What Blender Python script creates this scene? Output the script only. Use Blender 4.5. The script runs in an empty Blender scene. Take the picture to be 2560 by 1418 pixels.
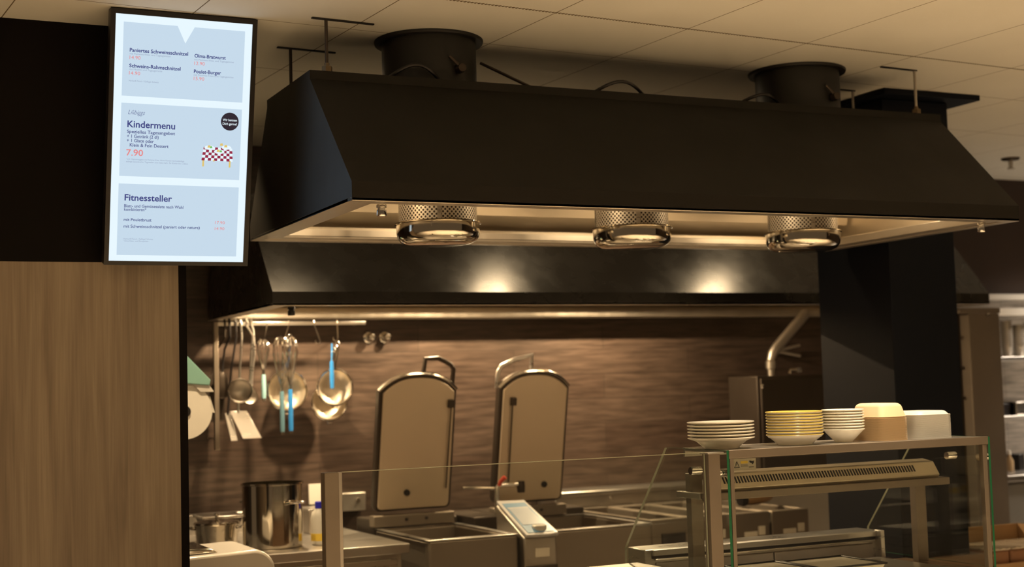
import bpy, bmesh, math, random
from mathutils import Vector, Matrix
random.seed(7)
S = bpy.context.scene
COL = S.collection
R = math.radians
PI = math.pi

# ------------------------------------------------------------------ camera
CAM_Z = 1.58
yaw, pitch, roll = R(25.36), R(4.17), R(-1.67)
fwd = Vector((math.sin(yaw)*math.cos(pitch), math.cos(yaw)*math.cos(pitch), math.sin(pitch)))
rgt = Vector((math.cos(yaw), -math.sin(yaw), 0.0))
upv = rgt.cross(fwd)
r2 = math.cos(roll)*rgt + math.sin(roll)*upv
u2 = -math.sin(roll)*rgt + math.cos(roll)*upv
cam = bpy.data.cameras.new('camera')
cam_o = bpy.data.objects.new('camera', cam); COL.objects.link(cam_o)
m = Matrix.Identity(4)
for i in range(3):
    m[i][0], m[i][1], m[i][2] = r2[i], u2[i], -fwd[i]
m[2][3] = CAM_Z
cam_o.matrix_world = m
cam.sensor_width = 36.0
cam.lens = 3570.0/2560.0*36.0
cam.clip_start = 0.05
cam.dof.use_dof = True
cam.dof.focus_distance = 4.9
cam.dof.aperture_fstop = 2.2
S.camera = cam_o

# ------------------------------------------------------------------ colour management, world, lamps
S.view_settings.view_transform = 'Standard'
S.view_settings.look = 'None'
S.view_settings.exposure = 0.0
S.view_settings.gamma = 1.0
S.view_settings.use_curve_mapping = False
W = bpy.data.worlds.new('World'); S.world = W; W.use_nodes = True
W.node_tree.nodes['Background'].inputs[0].default_value = (1.0, 0.66, 0.36, 1)
W.node_tree.nodes['Background'].inputs[1].default_value = 0.10
WARM = (1.0, 0.73, 0.42)

def aim(o, d):
    o.rotation_euler = Vector(d).to_track_quat('-Z', 'Y').to_euler()

def area(name, loc, d, sx, sy, power, color=WARM, spread=PI):
    l = bpy.data.lights.new(name, 'AREA'); l.shape = 'RECTANGLE'; l.size = sx; l.size_y = sy
    l.energy = power; l.color = color; l.spread = spread
    o = bpy.data.objects.new(name, l); COL.objects.link(o); o.location = loc; aim(o, d); return o

def spot(name, loc, d, power, angle, blend=0.5, size=0.04, color=WARM):
    l = bpy.data.lights.new(name, 'SPOT'); l.energy = power; l.color = color
    l.spot_size = R(angle); l.spot_blend = blend; l.shadow_soft_size = size
    o = bpy.data.objects.new(name, l); COL.objects.link(o); o.location = loc; aim(o, d); return o

# lamps inside the front hood, inside the rear hood, down lights between the hoods, spots over the counter, unseen fill lamps added on the dining side
for x in (1.74, 2.52, 3.38, 4.22):
    area('front_hood_lamp', (x, 4.90, 2.455), (0, 0.45, -1), 0.30, 0.10, 3.8)
for x in (2.10, 3.05, 4.05):
    area('rear_hood_lamp', (x, 7.16, 2.262), (0, 0.10, -1), 0.06, 0.04, 36.0)
for x in (3.28, 4.72):
    area('ceiling_and_fill_light', (x, 6.22, 2.935), (0, 0, -1), 0.16, 0.16, 6)
area('ceiling_and_fill_light', (1.95, 6.16, 2.935), (0, 0, -1), 0.5, 0.12, 4)  # added lamp, gives the rear hood's left slope a soft reflection
spot('counter_spot', (3.15, 3.92, 2.925), (0.05, 0.40, -1.58), 125, 40, 0.7, 0.04, (1.0, 0.80, 0.55))
spot('counter_spot', (3.75, 3.92, 2.925), (0.0, 0.42, -1.58), 150, 40, 0.7, 0.04, (1.0, 0.80, 0.55))
for x, y in ((-1.2, 2.4), (1.2, 2.4), (3.2, 2.2), (5.2, 2.4), (0.2, 0.2), (2.4, 0.2), (4.6, 0.2), (7.0, 1.5)):
    area('dining_bounce_fill', (x, y, 2.90), (0, 0, -1), 0.3, 0.3, 60, spread=R(85))  # unseen lamps added so floor bounce brightens the ceiling
spot('cook_line_spot', (1.28, 5.74, 2.925), (0.05, 0.22, -1.5), 130, 84, 0.8, 0.03)
area('scullery_lamp', (8.1, 6.3, 2.86), (0, 0.25, -1), 0.9, 0.2, 50, (1.0, 0.86, 0.70), spread=R(105))

# ------------------------------------------------------------------ materials
def nodes_of(name):
    mt = bpy.data.materials.new(name); mt.use_nodes = True
    nt = mt.node_tree; b = nt.nodes['Principled BSDF']
    return mt, nt, b

def mat(name, col, rough=0.5, metal=0.0, var=0.12, scale=6.0, rvar=0.0, stretch=(1, 1, 1), bump=0.0, spec=0.5, coat=0.0):
    """plain material whose colour and gloss wander a little with noise"""
    mt, nt, b = nodes_of(name)
    tc = nt.nodes.new('ShaderNodeTexCoord'); mp = nt.nodes.new('ShaderNodeMapping')
    mp.inputs['Scale'].default_value = stretch
    nz = nt.nodes.new('ShaderNodeTexNoise'); nz.inputs['Scale'].default_value = scale; nz.inputs['Detail'].default_value = 5
    nt.links.new(tc.outputs['Object'], mp.inputs[0]); nt.links.new(mp.outputs[0], nz.inputs['Vector'])
    mx = nt.nodes.new('ShaderNodeMix'); mx.data_type = 'RGBA'
    mx.inputs[6].default_value = (*[c*(1-var) for c in col], 1); mx.inputs[7].default_value = (*[min(1, c*(1+var)) for c in col], 1)
    nt.links.new(nz.outputs['Fac'], mx.inputs[0]); nt.links.new(mx.outputs[2], b.inputs['Base Color'])
    b.inputs['Roughness'].default_value = rough; b.inputs['Metallic'].default_value = metal
    b.inputs['Specular IOR Level'].default_value = spec; b.inputs['Coat Weight'].default_value = coat
    if rvar:
        mr = nt.nodes.new('ShaderNodeMapRange'); mr.inputs[1].default_value = 0.3; mr.inputs[2].default_value = 0.7
        mr.inputs[3].default_value = max(0.02, rough-rvar); mr.inputs[4].default_value = rough+rvar
        nt.links.new(nz.outputs['Fac'], mr.inputs[0]); nt.links.new(mr.outputs[0], b.inputs['Roughness'])
    if bump:
        bp = nt.nodes.new('ShaderNodeBump'); bp.inputs['Strength'].default_value = bump; bp.inputs['Distance'].default_value = 0.002
        nt.links.new(nz.outputs['Fac'], bp.inputs['Height']); nt.links.new(bp.outputs[0], b.inputs['Normal'])
    return mt

def emit(name, col, strength=1.0):
    mt, nt, b = nodes_of(name)
    b.inputs['Base Color'].default_value = (0.02, 0.02, 0.02, 1); b.inputs['Roughness'].default_value = 0.5
    b.inputs['Specular IOR Level'].default_value = 0.0
    b.inputs['Emission Color'].default_value = (*col, 1); b.inputs['Emission Strength'].default_value = strength
    return mt

def glass(name, tint=(0.97, 0.985, 0.97), ior=1.45):
    mt = bpy.data.materials.new(name); mt.use_nodes = True; nt = mt.node_tree
    nt.nodes.remove(nt.nodes['Principled BSDF']); out = nt.nodes['Material Output']
    fr = nt.nodes.new('ShaderNodeFresnel'); ge = nt.nodes.new('ShaderNodeNewGeometry')
    mr = nt.nodes.new('ShaderNodeMapRange'); mr.inputs[3].default_value = ior; mr.inputs[4].default_value = 1.0/ior      # same mirror share on both faces of the sheet
    nt.links.new(ge.outputs['Backfacing'], mr.inputs[0]); nt.links.new(mr.outputs[0], fr.inputs[0])
    tr = nt.nodes.new('ShaderNodeBsdfTransparent'); tr.inputs[0].default_value = (*tint, 1)
    gl = nt.nodes.new('ShaderNodeBsdfGlossy'); gl.inputs['Roughness'].default_value = 0.01
    ms = nt.nodes.new('ShaderNodeMixShader')
    nt.links.new(fr.outputs[0], ms.inputs[0]); nt.links.new(tr.outputs[0], ms.inputs[1]); nt.links.new(gl.outputs[0], ms.inputs[2])
    nt.links.new(ms.outputs[0], out.inputs[0]); return mt

def math_node(nt, op, a, b=None, c=None):
    n = nt.nodes.new('ShaderNodeMath'); n.operation = op
    for i, v in enumerate((a, b, c)):
        if v is None: continue
        if hasattr(v, 'links'): nt.links.new(v, n.inputs[i])
        else: n.inputs[i].default_value = v
    return n.outputs[0]

CEIL_ROT = R(4.34)
def ceiling_mat():
    mt, nt, b = nodes_of('ceiling_tiles')
    tc = nt.nodes.new('ShaderNodeTexCoord'); mp = nt.nodes.new('ShaderNodeMapping'); mp.vector_type = 'TEXTURE'
    mp.inputs['Rotation'].default_value = (0, 0, CEIL_ROT)
    nt.links.new(tc.outputs['Object'], mp.inputs[0])
    sp = nt.nodes.new('ShaderNodeSeparateXYZ'); nt.links.new(mp.outputs[0], sp.inputs[0])
    u, v = sp.outputs[0], sp.outputs[1]
    def line(coord, off, period, w):
        t = math_node(nt, 'SUBTRACT', coord, off - period/2 - 20*period)
        t = math_node(nt, 'MODULO', t, period)
        t = math_node(nt, 'SUBTRACT', t, period/2)
        t = math_node(nt, 'ABSOLUTE', t)
        return math_node(nt, 'LESS_THAN', t, w)
    su = line(u, 2.115, 0.5975, 0.0022)
    sv = line(v, 5.62, 1.248, 0.0025)
    sv2 = line(v, 4.885, 40.0, 0.0022)
    pf = line(v, 4.374, 40.0, 0.008)
    dots = math_node(nt, 'MULTIPLY', pf, line(u, 0.0, 0.014, 0.0042))
    mxl = math_node(nt, 'MAXIMUM', su, sv); mxl = math_node(nt, 'MAXIMUM', mxl, sv2); mxl = math_node(nt, 'MAXIMUM', mxl, dots)
    nz = nt.nodes.new('ShaderNodeTexNoise'); nz.inputs['Scale'].default_value = 2.5; nz.inputs['Detail'].default_value = 4
    nt.links.new(tc.outputs['Object'], nz.inputs['Vector'])
    m1 = nt.nodes.new('ShaderNodeMix'); m1.data_type = 'RGBA'
    m1.inputs[6].default_value = (0.66, 0.64, 0.58, 1); m1.inputs[7].default_value = (0.74, 0.72, 0.66, 1)
    nt.links.new(nz.outputs['Fac'], m1.inputs[0])
    m2 = nt.nodes.new('ShaderNodeMix'); m2.data_type = 'RGBA'
    nt.links.new(mxl, m2.inputs[0]); nt.links.new(m1.outputs[2], m2.inputs[6]); m2.inputs[7].default_value = (0.16, 0.12, 0.07, 1)
    nt.links.new(m2.outputs[2], b.inputs['Base Color']); b.inputs['Roughness'].default_value = 0.85
    b.inputs['Specular IOR Level'].default_value = 0.1
    return mt

def plank_mat(name, c1, c2, mortar, w, h, rough, axis='wall'):
    mt, nt, b = nodes_of(name)
    tc = nt.nodes.new('ShaderNodeTexCoord'); sp = nt.nodes.new('ShaderNodeSeparateXYZ'); cb = nt.nodes.new('ShaderNodeCombineXYZ')
    nt.links.new(tc.outputs['Object'], sp.inputs[0]); nt.links.new(sp.outputs[0], cb.inputs[0])
    nt.links.new(sp.outputs[2 if axis == 'wall' else 1], cb.inputs[1])
    br = nt.nodes.new('ShaderNodeTexBrick'); br.offset = 0.0 if w == h else 0.5; br.inputs['Scale'].default_value = 1.0
    br.inputs['Brick Width'].default_value = w; br.inputs['Row Height'].default_value = h
    br.inputs['Mortar Size'].default_value = 0.0025; br.inputs['Color1'].default_value = (*c1, 1); br.inputs['Color2'].default_value = (*c2, 1)
    br.inputs['Mortar'].default_value = (*mortar, 1); nt.links.new(cb.outputs[0], br.inputs['Vector'])
    mp = nt.nodes.new('ShaderNodeMapping'); mp.inputs['Scale'].default_value = (1.6, 14, 14); nt.links.new(cb.outputs[0], mp.inputs[0])
    nz = nt.nodes.new('ShaderNodeTexNoise'); nz.inputs['Scale'].default_value = 3; nz.inputs['Detail'].default_value = 6
    nt.links.new(mp.outputs[0], nz.inputs['Vector'])
    rp = nt.nodes.new('ShaderNodeMapRange'); rp.inputs[1].default_value = 0.25; rp.inputs[2].default_value = 0.75; rp.inputs[3].default_value = 0.55; rp.inputs[4].default_value = 1.5
    nt.links.new(nz.outputs['Fac'], rp.inputs[0])
    mx = nt.nodes.new('ShaderNodeMix'); mx.data_type = 'RGBA'; mx.blend_type = 'MULTIPLY'; mx.inputs[0].default_value = 1
    nt.links.new(br.outputs['Color'], mx.inputs[6]); nt.links.new(rp.outputs[0], mx.inputs[7])
    nt.links.new(mx.outputs[2], b.inputs['Base Color'])
    b.inputs['Roughness'].default_value = rough
    mr = nt.nodes.new('ShaderNodeMapRange'); mr.inputs[3].default_value = rough-0.08; mr.inputs[4].default_value = rough+0.12
    nt.links.new(nz.outputs['Fac'], mr.inputs[0]); nt.links.new(mr.outputs[0], b.inputs['Roughness'])
    return mt

def wood_mat():
    mt, nt, b = nodes_of('oak_panel')
    tc = nt.nodes.new('ShaderNodeTexCoord'); mp = nt.nodes.new('ShaderNodeMapping'); mp.inputs['Scale'].default_value = (9, 9, 0.55)
    nt.links.new(tc.outputs['Object'], mp.inputs[0])
    n1 = nt.nodes.new('ShaderNodeTexNoise'); n1.inputs['Scale'].default_value = 2.2; n1.inputs['Detail'].default_value = 8; n1.inputs['Distortion'].default_value = 0.9
    nt.links.new(mp.outputs[0], n1.inputs['Vector'])
    mp2 = nt.nodes.new('ShaderNodeMapping'); mp2.inputs['Scale'].default_value = (160, 160, 3.5); nt.links.new(tc.outputs['Object'], mp2.inputs[0])
    n2 = nt.nodes.new('ShaderNodeTexNoise'); n2.inputs['Scale'].default_value = 1; n2.inputs['Detail'].default_value = 3
    nt.links.new(mp2.outputs[0], n2.inputs['Vector'])
    cr = nt.nodes.new('ShaderNodeValToRGB')
    cr.color_ramp.elements[0].position = 0.30; cr.color_ramp.elements[0].color = (0.215, 0.163, 0.118, 1)
    cr.color_ramp.elements[1].position = 0.72; cr.color_ramp.elements[1].color = (0.335, 0.266, 0.197, 1)
    nt.links.new(n1.outputs['Fac'], cr.inputs[0])
    rp = nt.nodes.new('ShaderNodeMapRange'); rp.inputs[1].default_value = 0.25; rp.inputs[2].default_value = 0.75; rp.inputs[3].default_value = 0.86; rp.inputs[4].default_value = 1.1
    nt.links.new(n2.outputs['Fac'], rp.inputs[0])
    mx = nt.nodes.new('ShaderNodeMix'); mx.data_type = 'RGBA'; mx.blend_type = 'MULTIPLY'; mx.inputs[0].default_value = 1
    nt.links.new(cr.outputs[0], mx.inputs[6]); nt.links.new(rp.outputs[0], mx.inputs[7]); nt.links.new(mx.outputs[2], b.inputs['Base Color'])
    b.inputs['Roughness'].default_value = 0.5
    return mt

def perforated_mat():
    """round holes in a steel sheet rolled into a cylinder about the object's own axis"""
    mt, nt, b = nodes_of('perforated_steel')
    tc = nt.nodes.new('ShaderNodeTexCoord'); sp = nt.nodes.new('ShaderNodeSeparateXYZ'); nt.links.new(tc.outputs['Object'], sp.inputs[0])
    a = math_node(nt, 'ARCTAN2', sp.outputs[1], sp.outputs[0])
    a1 = math_node(nt, 'SINE', math_node(nt, 'MULTIPLY', a, 56.0)); z1 = math_node(nt, 'SINE', math_node(nt, 'MULTIPLY', sp.outputs[2], 360.0))
    hole = math_node(nt, 'GREATER_THAN', math_node(nt, 'MULTIPLY', a1, z1), 0.12)
    mx = nt.nodes.new('ShaderNodeMix'); mx.data_type = 'RGBA'
    mx.inputs[6].default_value = (0.50, 0.45, 0.38, 1); mx.inputs[7].default_value = (0.05, 0.04, 0.03, 1)
    nt.links.new(hole, mx.inputs[0]); nt.links.new(mx.outputs[2], b.inputs['Base Color'])
    b.inputs['Metallic'].default_value = 0.85; b.inputs['Roughness'].default_value = 0.42
    return mt

M = dict(
    steel=mat('brushed_steel', (0.60, 0.57, 0.53), 0.30, 1.0, 0.06, 5, 0.05, (1, 1, 12)),
    steel_h=mat('brushed_steel_flat', (0.60, 0.57, 0.53), 0.32, 1.0, 0.06, 5, 0.05, (1, 12, 1)),
    steel_dull=mat('dull_steel', (0.50, 0.46, 0.41), 0.42, 1.0, 0.10, 4, 0.08),
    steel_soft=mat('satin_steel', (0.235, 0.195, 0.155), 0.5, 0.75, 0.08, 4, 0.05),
    polished=mat('polished_steel', (0.72, 0.67, 0.58), 0.08, 1.0, 0.04, 8, 0.03),
    chrome=mat('chrome', (0.75, 0.72, 0.68), 0.12, 1.0, 0.03, 8),
    lid_steel=mat('pan_lid_steel', (0.60, 0.49, 0.36), 0.5, 0.50, 0.06, 3, 0.05),
    cover=mat('satin_cover', (0.74, 0.70, 0.64), 0.28, 0.25, 0.04, 5),
    mesh_steel=mat('strainer_mesh', (0.72, 0.64, 0.52), 0.38, 0.7, 0.16, 30, 0.08),
    gantry=mat('gantry_steel', (0.66, 0.58, 0.45), 0.36, 0.6, 0.06, 4, 0.04),
    knob_face=mat('knob_face', (0.62, 0.58, 0.50), 0.3, 0.35, 0.05, 9),
    brass_dull=mat('dull_brass', (0.20, 0.15, 0.09), 0.5, 0.7, 0.10, 9),
    dark_steel=mat('dark_steel', (0.055, 0.042, 0.032), 0.42, 0.6, 0.15, 4, 0.06),
    hood=mat('anthracite_paint', (0.0085, 0.0072, 0.0055), 0.55, 0.0, 0.10, 3, 0.05, spec=0.25),
    hood_gloss=mat('anthracite_satin_paint', (0.014, 0.0125, 0.0105), 0.27, 0.0, 0.15, 7, 0.045, spec=0.65),
    duct=mat('black_duct_paint', (0.008, 0.007, 0.006), 0.5, 0.0, 0.15, 5),
    lining=mat('hood_lining_steel', (0.66, 0.58, 0.46), 0.38, 0.85, 0.06, 3, 0.06, (1, 1, 4)),
    rim=mat('hood_rim_steel', (0.56, 0.51, 0.44), 0.34, 0.9, 0.08, 5, 0.06, (4, 1, 1)),
    black=mat('black_plastic', (0.012, 0.010, 0.010), 0.35, 0.0, 0.2, 8),
    black_board=mat('black_laminate', (0.003, 0.0018, 0.0018), 0.55, 0.0, 0.2, 4, spec=0.12),
    navy=mat('navy_paint', (0.0030, 0.0045, 0.009), 0.6, 0.0, 0.20, 3, spec=0.15),
    wood=wood_mat(),
    brown_board=mat('brown_board', (0.14, 0.085, 0.05), 0.5, 0.0, 0.2, 3, 0, (1, 1, 6)),
    ceiling=ceiling_mat(),
    wall=plank_mat('brown_wood_tile', (0.054, 0.035, 0.026), (0.070, 0.048, 0.036), (0.042, 0.029, 0.022), 1.2, 0.15, 0.36),
    dark_wall=mat('dark_brown_wall', (0.030, 0.016, 0.010), 0.6, 0.0, 0.15, 3),
    white_tile=plank_mat('white_wall_tile', (0.44, 0.41, 0.38), (0.47, 0.44, 0.41), (0.24, 0.22, 0.20), 0.2, 0.2, 0.3),
    floor=plank_mat('grey_floor_tile', (0.42, 0.38, 0.33), (0.46, 0.42, 0.37), (0.18, 0.16, 0.14), 0.6, 0.6, 0.4, 'floor'),
    glass=glass('clear_glass'),
    glass_edge=mat('green_glass_edge', (0.02, 0.13, 0.06), 0.15, 0.0, 0.1, 10),
    glass_edge_lit=mat('lit_glass_edge', (0.42, 0.44, 0.34), 0.15, 0.0, 0.1, 10),  # pale colour paints in the light caught along glass edges
    china=mat('white_china', (0.78, 0.74, 0.64), 0.12, 0.0, 0.03, 8, coat=0.4),
    yellow=mat('yellow_glaze', (0.75, 0.58, 0.12), 0.15, 0.0, 0.05, 8, coat=0.4),
    kraft=mat('kraft_pulp', (0.60, 0.42, 0.23), 0.75, 0.0, 0.08, 12),
    pulp=mat('lit_kraft', (0.78, 0.62, 0.40), 0.7, 0.0, 0.05, 12),  # kraft made lighter, light from above painted into the colour
    tub=mat('milky_plastic', (0.90, 0.88, 0.82), 0.35, 0.0, 0.03, 8),
    teal=mat('teal_plastic', (0.24, 0.46, 0.40), 0.4, 0.0, 0.08, 6),
    paper=mat('white_paper', (0.80, 0.76, 0.68), 0.8, 0.0, 0.05, 20),
    blue=mat('blue_plastic', (0.03, 0.22, 0.58), 0.35, 0.0, 0.08, 6),
    pale_blue=mat('pale_blue_plastic', (0.28, 0.50, 0.55), 0.4, 0.0, 0.08, 6),
    grey_blue=mat('grey_blue_plastic', (0.10, 0.20, 0.25), 0.4, 0.0, 0.08, 6),
    cap_blue=mat('deep_blue_plastic', (0.02, 0.02, 0.45), 0.4, 0.0, 0.08, 6),
    pe=mat('translucent_bottle', (0.62, 0.60, 0.54), 0.4, 0.0, 0.05, 6),
    label_yellow=mat('yellow_label', (0.70, 0.50, 0.06), 0.5, 0.0, 0.05, 6),
    red=mat('red_plastic', (0.65, 0.08, 0.05), 0.4, 0.0, 0.05, 6),
    panel_blue=mat('control_foil_blue', (0.07, 0.16, 0.26), 0.35, 0.0, 0.08, 9),
    panel_grey=mat('display_grey', (0.26, 0.28, 0.32), 0.3, 0.0, 0.10, 20),
    panel_white=mat('panel_frame_grey', (0.36, 0.34, 0.33), 0.35, 0.0, 0.05, 6),
    label_white=mat('white_label', (0.66, 0.60, 0.50), 0.5, 0.0, 0.05, 8),
    label_grey=mat('grey_sticker', (0.44, 0.40, 0.32), 0.5, 0.0, 0.05, 8),
    ink=mat('black_ink', (0.02, 0.02, 0.02), 0.6, 0.0, 0.0, 8),
    tan=mat('tan_wood', (0.42, 0.24, 0.10), 0.4, 0.0, 0.12, 6, 0, (1, 6, 6)),
    carton=mat('corrugated_card', (0.42, 0.26, 0.13), 0.8, 0.0, 0.08, 8),
    goods=mat('brown_goods', (0.30, 0.15, 0.08), 0.6, 0.0, 0.2, 14),
    film=mat('plastic_film', (0.62, 0.54, 0.44), 0.2, 0.0, 0.25, 22, coat=0.6),
    enamel=mat('white_enamel', (0.72, 0.68, 0.58), 0.2, 0.0, 0.03, 6),
    white_steel=mat('white_painted_steel', (0.66, 0.62, 0.56), 0.4, 0.0, 0.04, 6),
    grey_door=mat('grey_cabinet_steel', (0.30, 0.29, 0.27), 0.4, 0.4, 0.06, 4),
    cup=mat('clear_cup_plastic', (0.44, 0.40, 0.35), 0.15, 0.2, 0.10, 10),
    perf=perforated_mat(),
    scr_white=emit('screen_white', (0.80, 0.93, 1.0), 1.0),
    scr_card=emit('screen_card_blue', (0.56, 0.70, 0.83), 1.0),
    scr_text=emit('screen_text_blue', (0.045, 0.055, 0.22), 1.0),
    scr_small=emit('screen_small_print', (0.30, 0.36, 0.50), 1.0),
    scr_red=emit('screen_price_red', (0.80, 0.24, 0.24), 1.0),
    scr_badge=emit('screen_badge_black', (0.025, 0.018, 0.03), 1.0),
    scr_check=emit('screen_cloth_red', (0.30, 0.02, 0.06), 1.0),
    scr_yellow=emit('screen_yellow', (0.75, 0.55, 0.16), 1.0),
    scr_green=emit('screen_green', (0.16, 0.50, 0.12), 1.0),
    bottle_amber=mat('amber_bottle', (0.40, 0.28, 0.16), 0.3, 0.0, 0.1, 8),
)

# ------------------------------------------------------------------ mesh builder
class MB:
    def __init__(s, X=None):
        s.v = []; s.f = []; s.m = []; s.X = X
    def add(s, vs, fs, mi=0):
        n = len(s.v)
        s.v += [tuple(s.X @ Vector(p)) if s.X else tuple(p) for p in vs]
        s.f += [tuple(n+i for i in f) for f in fs]; s.m += [mi]*len(fs) if isinstance(mi, int) else list(mi)
        return s
    def hexa(s, p, mi=0):      # p: 4 bottom (ccw) + 4 top
        return s.add(p, [(3, 2, 1, 0), (4, 5, 6, 7), (0, 1, 5, 4), (1, 2, 6, 5), (2, 3, 7, 6), (3, 0, 4, 7)], mi)
    def box(s, x0, x1, y0, y1, z0, z1, mi=0):
        return s.hexa([(x0, y0, z0), (x1, y0, z0), (x1, y1, z0), (x0, y1, z0), (x0, y0, z1), (x1, y0, z1), (x1, y1, z1), (x0, y1, z1)], mi)
    def prism(s, poly, axis, a0, a1, mi=0, side=None):
        def P(q, a):
            return {'x': (a, q[0], q[1]), 'y': (q[0], a, q[1]), 'z': (q[0], q[1], a)}[axis]
        n = len(poly); vs = [P(q, a0) for q in poly] + [P(q, a1) for q in poly]
        fs = [tuple(range(n)), tuple(range(2*n-1, n-1, -1))] + [(i, i+n, (i+1) % n + n, (i+1) % n) for i in range(n)]
        return s.add(vs, fs, [mi, mi] + (list(side) if isinstance(side, list) else [mi if side is None else side]*n))
    def tube(s, pts, r, seg=10, mi=0, cap=True):
        pts = [Vector(p) for p in pts]; n = len(pts); rs = r if isinstance(r, (list, tuple)) else [r]*n
        t0 = (pts[1]-pts[0]).normalized()
        a = Vector((0, 0, 1)) if abs(t0.z) < 0.9 else Vector((1, 0, 0))
        nx = t0.cross(a).normalized(); vs = []
        for i, p in enumerate(pts):
            t = (pts[min(i+1, n-1)] - pts[max(i-1, 0)]).normalized()
            nx = (nx - t*nx.dot(t)).normalized(); by = t.cross(nx)
            for k in range(seg):
                q = 2*PI*k/seg; vs.append(p + (nx*math.cos(q) + by*math.sin(q))*rs[i])
        fs = [(i*seg+k, i*seg+(k+1) % seg, (i+1)*seg+(k+1) % seg, (i+1)*seg+k) for i in range(n-1) for k in range(seg)]
        if cap: fs += [tuple(range(seg-1, -1, -1)), tuple((n-1)*seg+k for k in range(seg))]
        return s.add(vs, fs, mi)
    def lathe(s, prof, c=(0, 0, 0), seg=32, axis='z', mi=0, a0=0.0, a1=2*PI):
        full = abs(a1-a0-2*PI) < 1e-6; cols = seg if full else seg+1
        vs = []
        for (r, h) in prof:
            for k in range(cols):
                q = a0+(a1-a0)*k/seg; x, y = r*math.cos(q), r*math.sin(q)
                p = {'z': (x, y, h), 'y': (x, h, y), 'x': (h, x, y)}[axis]
                vs.append((p[0]+c[0], p[1]+c[1], p[2]+c[2]))
        fs = []
        for i in range(len(prof)-1):
            for k in range(seg):
                k2 = (k+1) % cols
                fs.append((i*cols+k, i*cols+k2, (i+1)*cols+k2, (i+1)*cols+k))
        mis = [mi]*len(fs) if isinstance(mi, int) else [mi[i] for i in range(len(prof)-1) for k in range(seg)]
        return s.add(vs, fs, mis)
    def ring(s, o, i, z0, z1, mi=0):       # rectangular frame; o, i = (x0, x1, y0, y1)
        x0, x1, y0, y1 = o; a0, a1, b0, b1 = i
        s.box(x0, x1, y0, b0, z0, z1, mi); s.box(x0, x1, b1, y1, z0, z1, mi)
        s.box(x0, a0, b0, b1, z0, z1, mi); s.box(a1, x1, b0, b1, z0, z1, mi); return s

ORIG = {}
def part(name, mb, mt, parent=None, bevel=0.0, seg=2, smooth=True, local=False, weld=True):
    me = bpy.data.meshes.new(name)
    o0 = Vector((0, 0, 0)) if (local or parent is None) else ORIG.get(parent.name, Vector((0, 0, 0)))
    me.from_pydata([tuple(Vector(v)-o0) for v in mb.v], [], mb.f)
    mts = mt if isinstance(mt, (list, tuple)) else [mt]
    for q in mts: me.materials.append(M[q] if isinstance(q, str) else q)
    me.polygons.foreach_set('material_index', mb.m)
    bm = bmesh.new(); bm.from_mesh(me)
    if weld: bmesh.ops.remove_doubles(bm, verts=bm.verts, dist=1e-5)
    bmesh.ops.recalc_face_normals(bm, faces=bm.faces)
    bm.to_mesh(me); bm.free()
    if smooth:
        me.polygons.foreach_set('use_smooth', [True]*len(me.polygons)); me.set_sharp_from_angle(angle=R(38))
    me.update()
    o = bpy.data.objects.new(name, me); COL.objects.link(o)
    if bevel:
        b = o.modifiers.new('bevel', 'BEVEL'); b.width = bevel; b.segments = seg; b.limit_method = 'ANGLE'; b.angle_limit = R(40)
        b.harden_normals = False
    if parent is not None: o.parent = parent; ORIG[o.name] = o0
    else: ORIG[o.name] = Vector((0, 0, 0))
    return o

def tag(o, label, cat, group=None, kind=None):
    o['label'] = label; o['category'] = cat
    if group: o['group'] = group
    if kind: o['kind'] = kind
    return o
def thing(name, label, cat, loc, group=None):
    o = bpy.data.objects.new(name, None); COL.objects.link(o); o.location = loc; o.empty_display_size = 0.1
    ORIG[o.name] = Vector(loc); return tag(o, label, cat, group)
def struct(name, mb, mt, label, cat, **k):
    return tag(part(name, mb, mt, None, **k), label, cat, kind='structure')
def dup(root, loc, label=None):
    r = root.copy(); COL.objects.link(r); r.location = loc; ORIG[r.name] = Vector(loc)
    if label: r['label'] = label
    for ch in list(root.children):
        c = ch.copy(); COL.objects.link(c); c.parent = r
        for g in ch.children:
            d = g.copy(); COL.objects.link(d); d.parent = c
    return r
def arc(c, r, a0, a1, n, plane='xz'):
    out = []
    for i in range(n+1):
        q = a0+(a1-a0)*i/n; a, b = r*math.cos(q), r*math.sin(q)
        out.append({'xz': (c[0]+a, c[1], c[2]+b), 'yz': (c[0], c[1]+a, c[2]+b), 'xy': (c[0]+a, c[1]+b, c[2])}[plane])
    return out
ORD = ['lowest', 'second', 'third', 'fourth', 'fifth', 'sixth', 'seventh', 'eighth', 'ninth', 'tenth', 'eleventh', 'twelfth', 'thirteenth',
       'fourteenth', 'fifteenth', 'sixteenth', 'seventeenth', 'eighteenth', 'nineteenth', 'twentieth', 'twenty-first', 'twenty-second', 'twenty-third', 'twenty-fourth', 'twenty-fifth']
def nth(i, n):
    return 'lowest' if i == 0 else ('topmost' if i == n-1 else ORD[i]+' from the bottom')

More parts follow.
